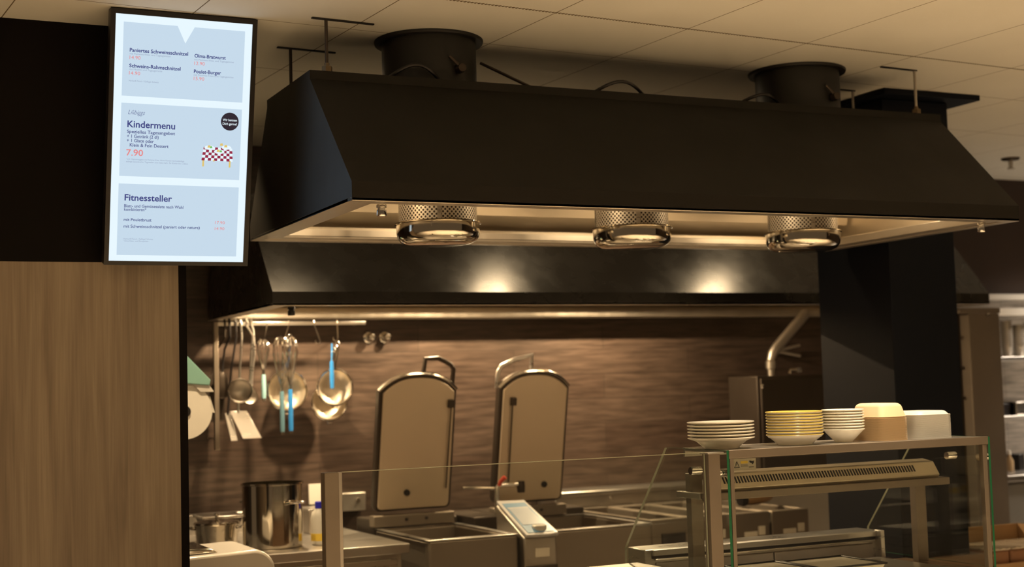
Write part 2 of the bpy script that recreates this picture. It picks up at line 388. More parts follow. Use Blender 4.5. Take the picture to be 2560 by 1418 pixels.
# ------------------------------------------------------------------ setting
CZ = 2.944
struct('floor', MB().box(-3.5, 10.5, -3.0, 9.0, -0.1, 0.0), 'floor', 'grey tiled floor of the canteen', 'floor', smooth=False)
struct('ceiling', MB().box(-3.5, 10.5, -3.0, 9.0, CZ, CZ+0.1), 'ceiling', 'pale tiled suspended ceiling above the serving area', 'ceiling', smooth=False)
struct('wall_back', MB().box(-3.5, 6.35, 7.6, 7.8, 0, CZ), 'wall', 'brown wood-look tiled wall behind the cooking line', 'wall', smooth=False)
struct('wall_scullery', MB().box(6.35, 10.5, 7.6, 7.8, 0, 2.09), 'white_tile', 'white tiled wall of the side kitchen at far right', 'wall', smooth=False)
struct('wall_lintel', MB().box(6.35, 10.5, 7.55, 7.8, 2.13, CZ), 'dark_wall', 'dark brown upper wall at far right under the ceiling', 'wall', smooth=False)
struct('trim_scullery', MB().box(6.35, 10.5, 7.5, 7.6, 2.09, 2.13), 'white_steel', 'pale strip between dark upper wall and white tiles', 'trim', bevel=0.004)
struct('wall_left', MB().box(-3.5, 1.137, 5.27, 5.62, 0, 2.074), 'wood', 'oak-look wood panelled wall at left below the black board', 'wall', smooth=False)
struct('wall_left_upper', MB().box(-3.5, 1.137, 5.27, 5.62, 2.074, CZ), 'black_board', 'black upper wall at left above the oak panelling', 'wall', smooth=False)
struct('trim_left', MB().box(1.137, 1.168, 5.275, 5.62, 0, CZ), 'black_board', 'narrow black edge strip along the oak panelling', 'trim', bevel=0.002)
col = MB().box(4.525, 4.93, 5.35, 5.9, 0.72, CZ-0.03)
co = struct('wall_pillar', col, 'navy', 'dark navy square column right of the front hood', 'column', bevel=0.004)
struct('trim_pillar', MB().box(4.47, 5.06, 5.26, 6.0, CZ-0.028, CZ-0.001), 'navy', 'flat navy collar plate where the column meets the ceiling', 'trim', bevel=0.002)
struct('trim_pillar_base', MB().box(4.46, 5.0, 5.32, 5.93, 0, 0.72), 'brown_board', 'brown boarded base below the navy column', 'trim', bevel=0.004)
struct('wall_right', MB().box(10.4, 10.5, -3.0, 7.6, 0, CZ), 'dark_wall', 'dark wall closing the side kitchen at right', 'wall', smooth=False)

# ------------------------------------------------------------------ hoods
def hood(name, label, x0, x1, yf, yb, zb, tf, tb, zt, group, om, collar=0.032):
    t = thing(name, label, 'hood', ((x0+x1)/2, (yf+yb)/2, zb), group)
    prof = [(yf, zb), (yf, zb+0.062), (tf, zt-collar), (tf, zt), (tb, zt), (tb, zt-collar), (yb, zb+0.062), (yb, zb)]
    o = MB(); n = len(prof)
    o.add([(x, *p) for x in (x0, x1) for p in prof],
          [(i, i+1, i+1+n, i+n) for i in range(n-1)] + [tuple(range(n)), tuple(range(2*n-1, n-1, -1))])
    part('canopy', o, om, t, smooth=False)
    # bright lining: sloped inner faces up to a filter plate
    h = zb+0.30; g = 0.016
    def sl(y0, y1, z): return y0+(y1-y0)*(z-(zb+0.062))/(zt-collar-zb-0.062)
    fy, by = sl(yf, tf, h)+g, sl(yb, tb, h)-g
    ip = [(yf+g, zb+0.012), (yf+g, zb+0.062), (fy, h), (by, h), (yb-g, zb+0.062), (yb-g, zb+0.012)]
    k = len(ip); l = MB()
    l.add([(x, *p) for x in (x0+g, x1-g) for p in ip],
          [(i, i+1, i+1+k, i+k) for i in range(k-1)] + [tuple(range(k)), tuple(range(2*k-1, k-1, -1))])
    part('lining', l, 'lining', t, smooth=False)
    bf = MB().hexa([(x0+0.03, yb-0.20, zb+0.105), (x1-0.03, yb-0.20, zb+0.105), (x1-0.03, yb-0.19, zb+0.107), (x0+0.03, yb-0.19, zb+0.107), (x0+0.03, yb-0.25, h-0.004), (x1-0.03, yb-0.25, h-0.004), (x1-0.03, yb-0.24, h-0.004), (x0+0.03, yb-0.24, h-0.004)])
    if collar < 0.04: part('shade_baffle', bf, 'lining', t)  # added plate, its shadow makes the dark band on the rear lining
    # rim: flat flange all round and a folded drip gutter inside it
    r = MB(); w = 0.045
    r.ring((x0, x1, yf, yb), (x0+w, x1-w, yf+w, yb-w), zb-0.002, zb+0.010)
    part('rim', r, 'rim', t, bevel=0.002)
    gt = MB(); w2 = 0.105
    gt.ring((x0+w+0.002, x1-w-0.002, yf+w+0.002, yb-w-0.002), (x0+w2, x1-w2, yf+w2, yb-w2), zb+0.004, zb+0.014)
    gt.ring((x0+w2-0.006, x1-w2+0.006, yf+w2-0.006, yb-w2+0.006), (x0+w2, x1-w2, yf+w2, yb-w2), zb+0.014, zb+0.040)
    part('drip_gutter', gt, 'rim', t, bevel=0.002)
    return t
def drain(t, x, y, z, mt='chrome'):
    d = MB()
    d.lathe([(0, z), (0.017, z), (0.018, z-0.004), (0.018, z-0.010), (0.013, z-0.012), (0.013, z-0.016), (0.017, z-0.018), (0.0175, z-0.036), (0.015, z-0.040), (0, z-0.040)], (x, y, 0), 12)
    part('drain_plug', d, mt, t)

HB = 2.209
fh = hood('exhaust_hood', 'long anthracite hood hanging in front, above the glass counter', 1.524, 4.432, 4.42, 5.70, HB, 4.852, 5.415, 2.735, 'extraction hoods', 'hood')
for x in (1.655, 4.30): drain(fh, x, 4.50, HB-0.002)
for x in (2.09, 2.95, 3.81):
    f = MB()
    f.lathe([(0.150, 2.205), (0.150, 2.49)], (0, 0, 0), 48)
    fl = bpy.data.objects.new('tmp', None)
    me_o = part('filter_cylinder', f, 'perf', None, smooth=True)
    bpy.data.objects.remove(fl)
    me_o.parent = fh; me_o.location = Vector((x, 5.06, 0))-ORIG[fh.name]
    ORIG[me_o.name] = Vector((x, 5.06, 0))
    for q in range(4):
        a = q*PI/2 + R(250)
        part('seam_strip', MB().lathe([(0.152, 2.20), (0.152, 2.49), (0.149, 2.49)], (x, 5.06, 0), 2, a0=a-0.05, a1=a+0.05), 'steel', me_o)
    b = MB()
    b.lathe([(0.0, 2.136), (0.105, 2.136), (0.125, 2.139), (0.145, 2.148), (0.156, 2.162), (0.160, 2.180), (0.161, 2.212), (0.167, 2.214), (0.167, 2.219), (0.159, 2.219), (0.156, 2.182), (0.140, 2.154), (0.0, 2.146)], (x, 5.06, 0), 64)
    part('grease_bowl', b, 'polished', me_o)

rh = hood('exhaust_hood', 'anthracite hood at the back, above the steel pans and hanging utensils', 1.784, 6.05, 6.30, 7.56, 1.984, 6.72, 7.3, 2.55, 'extraction hoods', 'hood_gloss')
drain(rh, 1.90, 6.40, 1.982, 'black')
for x, lab in ((2.095, 'large black round duct rising from the left of the front hood'), (3.86, 'large black round duct rising from the right of the front hood')):
    t = thing('exhaust_duct', lab, 'duct', (x, 5.12, 2.735), 'round ducts on the hood')
    part('pipe', MB().lathe([(0.185, 2.7365), (0.185, CZ-0.0125)], (x, 5.12, 0), 56), 'duct', t)
    part('flange', MB().lathe([(0.1855, CZ-0.012), (0.212, CZ-0.012), (0.214, CZ-0.006), (0.214, CZ-0.001), (0.1855, CZ-0.001)], (x, 5.12, 0), 56), 'duct', t)
    lv = MB().tube([(x+0.005, 4.925, 2.845), (x+0.045, 4.918, 2.805)], 0.007, 8)
    lv.lathe([(0, 4.905), (0.016, 4.908), (0.018, 4.92), (0.018, 4.94)], (x+0.05, 0, 2.80), 14, 'y')
    part('damper_lever', lv, 'dark_steel', t)
rods = [(1.608, 4.912, 'hanger rod at the front left corner of the front hood'), (1.614, 5.385, 'hanger rod at the rear left corner of the front hood'),
        (4.348, 4.912, 'hanger rod at the front right corner of the front hood'), (4.362, 5.36, 'hanger rod at the rear right corner of the front hood')]
for i, (x, y, lab) in enumerate(rods):
    t = thing('hanger_rod', 'thin threaded '+lab, 'rod', (x, y, 2.735), 'hood hanger rods')
    part('rod', MB().tube([(x, y, 2.735), (x, y, CZ-0.004)], 0.0065, 8), 'dark_steel' if i < 2 else 'steel_dull', t)
    part('nut', MB().lathe([(0, 2.735), (0.020, 2.735), (0.020, 2.765), (0.010, 2.768), (0.010, 2.778), (0, 2.778)], (x, y, 0), 6), 'brass_dull', t)
    L = (-0.055, 0.19) if i < 2 else (-0.2, 0.012)
    X = Matrix.Translation((x, y, CZ-0.003)) @ Matrix.Rotation(CEIL_ROT, 4, 'Z')
    part('ceiling_slot', MB(X).box(L[0], L[1], -0.006, 0.006, -0.003, 0.002), 'black', t)  # flat black strip added to draw the dark slot around the rod
for (xa, xb, h, lab) in ((1.85, 2.06, 0.05, 'black cable arching over the hood top left of the left duct'), (2.72, 2.95, 0.045, 'black cable arching over the middle of the hood top'), (3.42, 3.62, 0.035, 'black cable arching over the hood top near the right duct')):
    pts = [(xa+(xb-xa)*i/12, 4.925-0.03*math.sin(PI*i/12), 2.743+h*math.sin(PI*i/12)) for i in range(13)]
    tag(part('hood_cable', MB().tube(pts, 0.007, 8), 'black', None), lab, 'cable', 'cables on the hood top')
tag(part('duct_brace', MB().tube([(2.288, 5.06, 2.86), (2.47, 4.95, 2.745)], 0.006, 8), 'dark_steel', None), 'thin slanted brace rod from the left duct down to the hood top', 'brace')
# sprinkler
t = thing('sprinkler', 'small ceiling sprinkler at far right beyond the front hood', 'sprinkler', (6.74, 6.77, CZ))
part('escutcheon', MB().lathe([(0, CZ-0.002), (0.058, CZ-0.002), (0.052, CZ-0.014), (0.02, CZ-0.018), (0, CZ-0.018)], (6.74, 6.77, 0), 24), 'dark_steel', t)
part('nozzle', MB().lathe([(0, CZ-0.016), (0.014, CZ-0.016), (0.012, CZ-0.06), (0.024, CZ-0.066), (0.024, CZ-0.072), (0, CZ-0.072)], (6.74, 6.77, 0), 14), 'steel_dull', t)

# ------------------------------------------------------------------ menu screen
SW, SH = 0.520, 0.903
tilt = R(12.567)
SX = Matrix.Translation((0.8565, 5.2, 2.060)) @ Matrix.Rotation(tilt, 4, 'X')     # local: x right, z up the screen, -y towards the viewer
ms = thing('menu_screen', 'upright bright menu screen tilted forward on the black wall at left', 'screen', (0.8565, 5.2, 2.060))
def sbox(x0, x1, z0, z1, y0, y1): return MB(SX).box(x0, x1, y0, y1, z0, z1)
part('casing', sbox(0.0, SW, 0.0, SH, -0.002, 0.045), 'black', ms, bevel=0.004)
bz = MB(SX)
for a in ((0, 0.0165, 0, SH), (SW-0.0175, SW, 0, SH), (0.0165, SW-0.0175, 0, 0.0145), (0.0165, SW-0.0175, SH-0.018, SH)):
    bz.box(a[0], a[1], -0.010, -0.002, a[2], a[3])
part('bezel', bz, 'black', ms, bevel=0.0015)
part('display', sbox(0.0165, SW-0.0175, 0.0145, SH-0.018, -0.005, -0.002), 'scr_white', ms)
br = MB().tube([(1.1, 5.27, 2.5), (1.1, 5.12, 2.5)], 0.03, 10); br.box(0.98, 1.22, 5.245, 5.268, 2.38, 2.62)
part('wall_bracket', br, 'black', ms)

def text_mb(s, x, z, w=None, h=0.012, bold=0.0, shear=0.0, y=-0.0068, X=None):
    c = bpy.data.curves.new('t', 'FONT'); c.body = s; c.size = 1.0; c.offset = bold; c.shear = shear; c.resolution_u = 3
    o = bpy.data.objects.new('t', c); COL.objects.link(o)
    dg = bpy.context.evaluated_depsgraph_get(); me = bpy.data.meshes.new_from_object(o.evaluated_get(dg))
    vs = [v.co.copy() for v in me.vertices]; fs = [tuple(p.vertices) for p in me.polygons]
    bpy.data.objects.remove(o); bpy.data.curves.remove(c); bpy.data.meshes.remove(me)
    x0 = min(v.x for v in vs); x1 = max(v.x for v in vs)
    k = h/0.70; kx = w/(x1-x0) if w else k
    mb = MB(X if X is not None else SX)
    mb.add([(x+(v.x-x0)*kx, y, z+v.y*k) for v in vs], fs)
    return mb
def lettering(name, items, mt, par):
    for it in items:
        it = list(it) + [0.0, 0.0, -0.0068][len(it)-5:]
        part(name, text_mb(it[0], it[1], it[2], it[3], it[4], it[5], it[6], it[7]), mt, par, smooth=False)
def card(poly, label):
    c = part('menu_card', MB(SX).prism(poly, 'y', -0.0062, -0.005), 'scr_card', ms, smooth=False); c['label'] = label; return c
c1 = card([(0.045, 0.601), (0.476, 0.601), (0.476, 0.858), (0.2935, 0.858), (0.2617, 0.798), (0.2325, 0.858), (0.045, 0.858)], 'top light blue menu card with a white notch and four dishes')
c2 = card([(0.045, 0.318), (0.476, 0.318), (0.476, 0.576), (0.045, 0.576)], 'middle light blue menu card with a picnic table drawing')
c3 = card([(0.044, 0.0355), (0.476, 0.0355), (0.476, 0.291), (0.044, 0.291)], 'bottom light blue menu card with two prices at right')
lettering('dish_lettering', [('Paniertes Schweinsschnitzel', 0.068, 0.7560, 0.205, 0.0125, 0.022), ('Schweins-Rahmschnitzel', 0.068, 0.7015, 0.180, 0.0125, 0.022),
                             ('Olma-Bratwurst', 0.296, 0.7520, 0.113, 0.0125, 0.022), ('Poulet-Burger', 0.2955, 0.6965, 0.0985, 0.0125, 0.022)], 'scr_text', c1)
lettering('price_lettering', [('14.90', 0.0685, 0.7300, 0.0375, 0.0125), ('14.90', 0.068, 0.6757, 0.0385, 0.0125), ('12.90', 0.296, 0.7252, 0.0375, 0.0125), ('15.90', 0.296, 0.6712, 0.0378, 0.0125)], 'scr_red', c1)
lettering('small_print', [('mit Pommes frites und Tagesgemüse', 0.0685, 0.7463, 0.1425, 0.0062), ('mit Nudeln und Tagesgemüse', 0.0685, 0.692, 0.1145, 0.0062),
                          ('mit Pommes frites und Tagesgemüse', 0.2955, 0.7415, 0.1435, 0.0062), ('mit Pommes frites und Tagesgemüse', 0.2957, 0.687, 0.144, 0.0062),
                          ('Herkunft Fleisch / Geflügel: Schweiz', 0.0685, 0.6523, 0.1035, 0.0055)], 'scr_small', c1)
lettering('dish_lettering', [('Kindermenu', 0.0677, 0.4917, 0.168, 0.0235, 0.018), ('Spezielles Tagesangebot', 0.067, 0.471, 0.169, 0.0115, 0.010), ('+ 1 Getränk (2 dl)', 0.0675, 0.4548, 0.111, 0.0115, 0.010),
                             ('+ 1 Glace oder', 0.0675, 0.4395, 0.0945, 0.0115, 0.010), ('Klein & Fein Dessert', 0.0781, 0.4239, 0.1365, 0.0115, 0.010), ('Lilibiggs', 0.0691, 0.537, 0.0587, 0.016, -0.012, 0.35)], 'scr_text', c2)
lettering('price_lettering', [('7.90', 0.0668, 0.3915, 0.0587, 0.0222, 0.012)], 'scr_red', c2)
lettering('small_print', [('*z.B. Chickennuggets mit Pommes frites, kleine Portion Gemüsebeilage', 0.068, 0.3762, 0.2045, 0.0055), ('solange Saisonküche, Tagesteller und vieles mehr, für Kinder bis 12 Jahre', 0.067, 0.3675, 0.220, 0.0055)], 'scr_small', c2)
part('badge', MB(SX).lathe([(0.0325, -0.0066), (0.0325, -0.0078), (0, -0.0078)], (0.4328, 0, 0.530), 40, 'y'), 'scr_badge', c2)
lettering('badge_lettering', [('Wir beraten', 0.4065, 0.5315, 0.052, 0.0085, 0.014, 0, -0.0082), ('Dich gerne!', 0.4065, 0.5175, 0.052, 0.0085, 0.014, 0, -0.0082)], 'scr_white', c2)
ck = MB(SX); tl_, tr_, bl_, br_ = Vector((0.3412, 0.435)), Vector((0.4456, 0.4325)), Vector((0.3343, 0.3854)), Vector((0.449, 0.3844))
def tp(u, v): p = tl_.lerp(tr_, u).lerp(bl_.lerp(br_, u), v); return (p.x, p.y)
NC, NR = 10, 5
ckw = MB(SX).prism([tp(0, 1), tp(1, 1), tp(1, 0), tp(0, 0)], 'y', -0.0068, -0.0062)
for i in range(NC):
    for j in range(NR):
        if (i+j) % 2 == 0:
            q = [tp(i/NC, (j+1)/NR), tp((i+1)/NC, (j+1)/NR), tp((i+1)/NC, j/NR), tp(i/NC, j/NR)]
            ck.prism(q, 'y', -0.0074, -0.0068)
part('picnic_cloth', ckw, 'scr_white', c2, smooth=False); part('cloth_checks', ck, 'scr_check', c2, smooth=False)
lg = MB(SX)
for x in (0.3412, 0.4385): part('drawn_table_leg', MB(SX).box(x-0.003, x+0.003, -0.0072, -0.0062, 0.363, 0.386), 'scr_yellow', c2, smooth=False)
lg.prism([(0.374, 0.385), (0.380, 0.388), (0.384, 0.385), (0.38, 0.382)], 'y', -0.0082, -0.0074)
part('drawn_spill', lg, 'scr_yellow', c2, smooth=False)
pl = MB(SX)
for x, z, r in ((0.362, 0.432, 0.019), (0.398, 0.419, 0.019), (0.424, 0.435, 0.018)):
    pl.prism([(x+r*math.cos(a), z+r*0.42*math.sin(a)) for a in [2*PI*k/20 for k in range(20)]], 'y', -0.0086, -0.0076)
part('drawn_plate', pl, 'scr_white', c2, smooth=False)
for x, z in ((0.360, 0.435), (0.394, 0.421), (0.421, 0.439), (0.405, 0.444)):
    part('drawn_food', MB(SX).prism([(x-0.006, z-0.003), (x+0.006, z-0.003), (x+0.004, z+0.006), (x-0.004, z+0.005)], 'y', -0.0094, -0.0086), 'scr_yellow', c2, smooth=False)
for x, z in ((0.403, 0.420), (0.367, 0.433)):
    part('drawn_salad', MB(SX).prism([(x-0.004, z-0.003), (x+0.005, z-0.002), (x+0.003, z+0.005), (x-0.003, z+0.004)], 'y', -0.0102, -0.0094), 'scr_green', c2, smooth=False)
lettering('dish_lettering', [('Fitnessteller', 0.0657, 0.2314, 0.168, 0.0225, 0.018), ('Blatt- und Gemüsesalate nach Wahl', 0.0652, 0.2072, 0.210, 0.0105, 0.010), ("kombinieren*", 0.0654, 0.195, 0.078, 0.0105, 0.010),
                             ('mit Pouletbrust', 0.0651, 0.158, 0.0975, 0.0105, 0.010), ('mit Schweinsschnitzel (paniert oder nature)', 0.0655, 0.1345, 0.272, 0.0105, 0.010)], 'scr_text', c3)
lettering('price_lettering', [('17.90', 0.393, 0.1545, 0.0357, 0.0105), ('14.90', 0.3925, 0.1325, 0.0357, 0.0105)], 'scr_red', c3)
lettering('small_print', [('Herkunft Fleisch / Geflügel: Schweiz', 0.067, 0.0915, 0.1035, 0.0055), ('*ohne Käse- und Eierspeisen', 0.067, 0.084, 0.087, 0.0055)], 'scr_small', c3)

# ------------------------------------------------------------------ cooking line: counter, pans, console
CT = 0.87                                  # counter height
t = thing('kitchen_counter', 'stainless kitchen counter with drawers carrying the tall steel pot', 'counter', (1.75, 6.85, 0))
part('worktop', MB().box(1.05, 2.42, 6.30, 7.42, CT-0.045, CT), 'steel_h', t, bevel=0.004)
part('upstand', MB().box(1.05, 2.42, 7.42, 7.50, CT-0.045, CT+0.105), 'steel_h', t, bevel=0.006)
part('carcass', MB().box(1.05, 2.40, 6.36, 7.42, 0.10, CT-0.046), 'steel_dull', t, bevel=0.003)
for x0, x1 in ((1.10, 1.72), (1.75, 2.37)):
    for z0, z1 in ((0.60, 0.80), (0.36, 0.58), (0.12, 0.34)):
        d = part('drawer', MB().box(x0, x1, 6.335, 6.362, z0, z1), 'steel', t, bevel=0.004)
        h = MB().tube([(x0+0.06, 6.338, z1-0.05), (x0+0.06, 6.31, z1-0.05), (x1-0.06, 6.31, z1-0.05), (x1-0.06, 6.338, z1-0.05)], 0.007, 8)
        part('handle', h, 'chrome', d)
t = thing('stock_pot', 'tall shiny stainless stock pot on the counter left of the glass guard post', 'pot', (1.845, 6.58, CT+0.001))
X = Matrix.Translation((1.845, 6.58, CT+0.001))
part('body', MB(X).lathe([(0, 0.0), (0.132, 0.0), (0.138, 0.006), (0.139, 0.29), (0.146, 0.293), (0.146, 0.299), (0.137, 0.299), (0.135, 0.01), (0, 0.008)], seg=56), 'polished', t)
def side_handle(X, r, z, ang, w=0.05, out=0.035, rad=0.006):
    Y = X @ Matrix.Rotation(ang, 4, 'Z')
    return MB(Y).tube([(r-0.002, -w, z), (r+out*0.7, -w*0.95, z+0.004), (r+out, -w*0.6, z+0.006), (r+out, w*0.6, z+0.006), (r+out*0.7, w*0.95, z+0.004), (r-0.002, w, z)], rad, 8)
for a in (R(-62), R(118)): part('handle', side_handle(X, 0.139, 0.205, a), 'chrome', t)
t = thing('cooking_pot', 'small dark reflecting pot with a knobbed lid at the left end of the counter', 'pot', (1.63, 6.78, CT+0.001))
X = Matrix.Translation((1.63, 6.78, CT+0.001))
part('body', MB(X).lathe([(0, 0.0), (0.088, 0.0), (0.094, 0.006), (0.105, 0.105), (0.109, 0.107), (0.109, 0.111), (0.102, 0.110), (0.09, 0.008), (0, 0.006)], seg=44), 'polished', t)
lid = part('lid', MB(X).lathe([(0.106, 0.111), (0.106, 0.115), (0.06, 0.126), (0, 0.131)], seg=44), 'polished', t)
part('lid_knob', MB(X).lathe([(0, 0.128), (0.006, 0.129), (0.007, 0.140), (0.014, 0.145), (0.015, 0.153), (0, 0.158)], seg=18), 'chrome', lid)
for a in (R(-20), R(160)): part('handle', side_handle(X, 0.102, 0.085, a, 0.03, 0.022, 0.005), 'chrome', t)
t = thing('food_bin', 'dark tapered steel bin standing right beside the small lidded pot', 'container', (1.70, 7.02, CT))
part('body', MB().hexa([(1.64, 6.96, CT+0.001), (1.75, 6.96, CT+0.001), (1.75, 7.08, CT+0.001), (1.64, 7.08, CT+0.001), (1.60, 6.93, CT+0.125), (1.80, 6.93, CT+0.125), (1.80, 7.11, CT+0.125), (1.60, 7.11, CT+0.125)]), 'dark_steel', t, bevel=0.006)
part('rim', MB().ring((1.592, 1.808, 6.922, 7.118), (1.605, 1.795, 6.935, 7.105), CT+0.118, CT+0.13), 'steel', t, bevel=0.002)
t = thing('bottle', 'white bottle with a blue cap and yellow label behind the guard post', 'bottle', (2.06, 6.55, CT))
X = Matrix.Translation((2.062, 6.55, CT+0.001))
part('body', MB(X).lathe([(0, 0), (0.036, 0), (0.040, 0.006), (0.040, 0.125), (0.034, 0.150), (0.018, 0.165), (0.016, 0.172), (0, 0.172)], seg=28), 'pe', t)
part('cap', MB(X).lathe([(0, 0.168), (0.019, 0.168), (0.019, 0.196), (0.016, 0.199), (0, 0.199)], seg=24), 'cap_blue', t)
part('label', MB(X).lathe([(0.0395, 0.018), (0.0408, 0.018), (0.0408, 0.052), (0.0395, 0.052)], seg=28), 'label_yellow', t)
tag(part('paper_note', MB().box(2.335, 2.405, 7.593, 7.599, 0.975, 1.085), 'paper', None, bevel=0.001), 'white paper note stuck on the tiled wall above the blue-capped bottle', 'note')
t = thing('dispenser', 'small grey steel box on the counter between the pot and the bottle', 'box', (2.22, 7.1, CT))
part('housing', MB().box(2.165, 2.275, 7.05, 7.16, CT+0.001, CT+0.115), 'steel_dull', t, bevel=0.004)
part('lid', MB().box(2.16, 2.28, 7.045, 7.165, CT+0.115, CT+0.125), 'steel', t, bevel=0.002)
t = thing('wall_valve', 'grey steel junction box on the wall left of the left pan lid', 'box', (2.56, 7.55, 0.98))
part('housing', MB().box(2.50, 2.64, 7.53, 7.595, 0.93, 1.03), 'steel_dull', t, bevel=0.005)
part('button', MB().lathe([(0.012, 7.53), (0.011, 7.52), (0, 7.518)], (2.595, 0, 0.99), 14, 'y'), 'chrome', t)

# rounded stainless cover at the very bottom left
t = thing('roll_top_cover', 'rounded shiny steel machine cover at bottom left beside the black edge strip', 'machine', (1.35, 5.85, 0))
pr = [(1.14, 0.88), (1.14, 0.955)] + [(1.50+0.085*math.cos(a), 0.882+0.085*math.sin(a)) for a in [PI/2-k*PI/2/8 for k in range(9)]] + [(1.585, 0.86), (1.14, 0.86)]
part('cover', MB().prism(pr, 'y', 5.62, 6.05), 'cover', t, bevel=0.012, seg=3)
part('top_plate', MB().hexa([(1.14, 5.66, 0.962), (1.37, 5.66, 0.964), (1.37, 6.0, 0.964), (1.14, 6.0, 0.962), (1.14, 5.68, 0.982), (1.34, 5.68, 0.980), (1.34, 5.98, 0.980), (1.14, 5.98, 0.982)]), 'polished', t, bevel=0.008)
part('knob', MB().lathe([(0, 0.98), (0.028, 0.98), (0.032, 0.987), (0.028, 0.995), (0, 0.998)], (1.225, 5.80, 0), 24), 'chrome', t)
part('cabinet', MB().box(1.14, 1.575, 5.64, 6.03, 0.0, 0.859), 'steel_dull', t, bevel=0.005)

# tilting pans
def rounded_top(w, h, sag, rc, n=14):
    """outline of a lid: straight sides, gently arched top, rounded lower corners; local x across, z up"""
    pts = [(rc, 0), (w-rc, 0)] + [(w-rc+rc*math.sin(a), rc-rc*math.cos(a)) for a in [k*PI/2/4 for k in range(1, 5)]]
    for k in range(n+1):
        u = 1-2*k/n
        pts.append((w/2+u*w/2, h-sag*(abs(u)**2.6)))
    pts += [(rc-rc*math.cos(a), rc-rc*math.sin(a)) for a in [k*PI/2/4 for k in range(0, 4)]]
    return pts
def pan(lab, lablid, x0, x1, yf, zr, lx0, lw, hsgn):
    t = thing('tilting_pan', lab, 'pan', ((x0+x1)/2, 6.6, 0), 'tilting pans')
    yb = 6.92
    b = MB()
    b.ring((x0, x1, yf, yb), (x0+0.035, x1-0.035, yf+0.045, yb-0.03), zr-0.20, zr)
    b.box(x0+0.03, x1-0.03, yf+0.04, yb-0.02, zr-0.21, zr-0.17)
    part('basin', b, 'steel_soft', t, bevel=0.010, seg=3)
    part('lip', MB().ring((x0-0.004, x1+0.004, yf-0.004, yb+0.004), (x0+0.030, x1-0.030, yf+0.040, yb-0.026), zr, zr+0.007), 'steel', t, bevel=0.003)
    part('pedestal', MB().box(x0+0.04, x1-0.04, yf+0.12, yb+0.3, 0.0, zr-0.24), 'dark_steel', t, bevel=0.006)
    part('rear_housing', MB().box(x0, x1, yb+0.01, yb+0.30, zr-0.22, zr+0.045), 'dark_steel', t, bevel=0.008)
    hb = MB().box(lx0-0.015, lx0+lw+0.005, yb-0.015, yb+0.055, zr+0.01, zr+0.07)
    part('hinge_bar', hb, 'steel_soft', t, bevel=0.006)
    for k in (0.38, 0.64):
        part('bolt', MB().lathe([(0.008, yb-0.016), (0.008, yb-0.022), (0, yb-0.024)], (lx0+lw*k, 0, zr+0.045), 10, 'y'), 'black', t)
    # the raised lid is a part of the pan, leaning forward
    L = Matrix.Translation((lx0, yb+0.03, zr+0.085)) @ Matrix.Rotation(R(12), 4, 'X')
    hgt = 0.715
    shell = part('lid', MB(L).prism(rounded_top(lw, hgt, 0.085, 0.03), 'y', 0.0, 0.055), 'dark_steel', t, bevel=0.008)
    shell['label'] = lablid
    LI = L @ Matrix.Translation((0.018, -0.012, 0.014))
    part('inner_plate', MB(LI).prism(rounded_top(lw-0.036, hgt-0.035, 0.075, 0.022), 'y', 0.0, 0.012), 'lid_steel', shell, bevel=0.003)
    ed = MB(L)
    top = [(x, z) for (x, z) in rounded_top(lw, hgt, 0.085, 0.03) if z > hgt-0.09]
    ed.tube([(x, 0.01, z-0.002) for x, z in top], 0.010, 8)
    part('edge_trim', ed, 'chrome', shell)
    px = lw*0.86 if hsgn > 0 else lw*0.13
    rod = MB(LI).tube([(px, -0.012, 0.10), (px+0.004*hsgn, -0.012, 0.53)], 0.004, 8)
    rod.box(px-0.012, px+0.016, -0.02, 0.0, 0.525, 0.565)
    part('probe_rod', rod, 'dark_steel', shell)
    part('plug', MB(LI).lathe([(0.017, 0.0), (0.016, -0.010), (0, -0.012)], (lw*0.36 if hsgn > 0 else lw*0.66, 0, 0.085), 14, 'y'), 'black', shell)
    a, bb = (lw*0.60, lw*1.0) if hsgn > 0 else (0.0, lw*0.50)
    ya = 0.06
    if hsgn > 0: hp = [(a, ya, hgt-0.02), (a+0.01, ya, hgt+0.065), (a+0.08, ya, hgt+0.068), (bb-0.02, ya, hgt+0.035), (bb, ya, hgt+0.01), (bb-0.005, ya, hgt-0.09)]
    else: hp = [(a+0.01, ya, hgt-0.10), (a+0.012, ya, hgt-0.01), (a+0.03, ya, hgt+0.02), (a+0.10, ya, hgt+0.05), (bb, ya, hgt+0.075), (bb, ya, hgt-0.01)]
    part('handle', MB(L).tube(hp, 0.013, 10), 'steel' if hsgn < 0 else 'dark_steel', shell)
    return t
pan('left tilting pan with its lid raised, lit orange in the guard glass', 'raised arched lid with dark handle', 2.475, 2.93, 6.20, 0.88, 2.475, 0.425, 1)
pan('right tilting pan with its lid raised and a bright lid handle', 'raised arched lid with bright handle', 3.128, 3.68, 6.22, 0.88, 3.145, 0.41, -1)

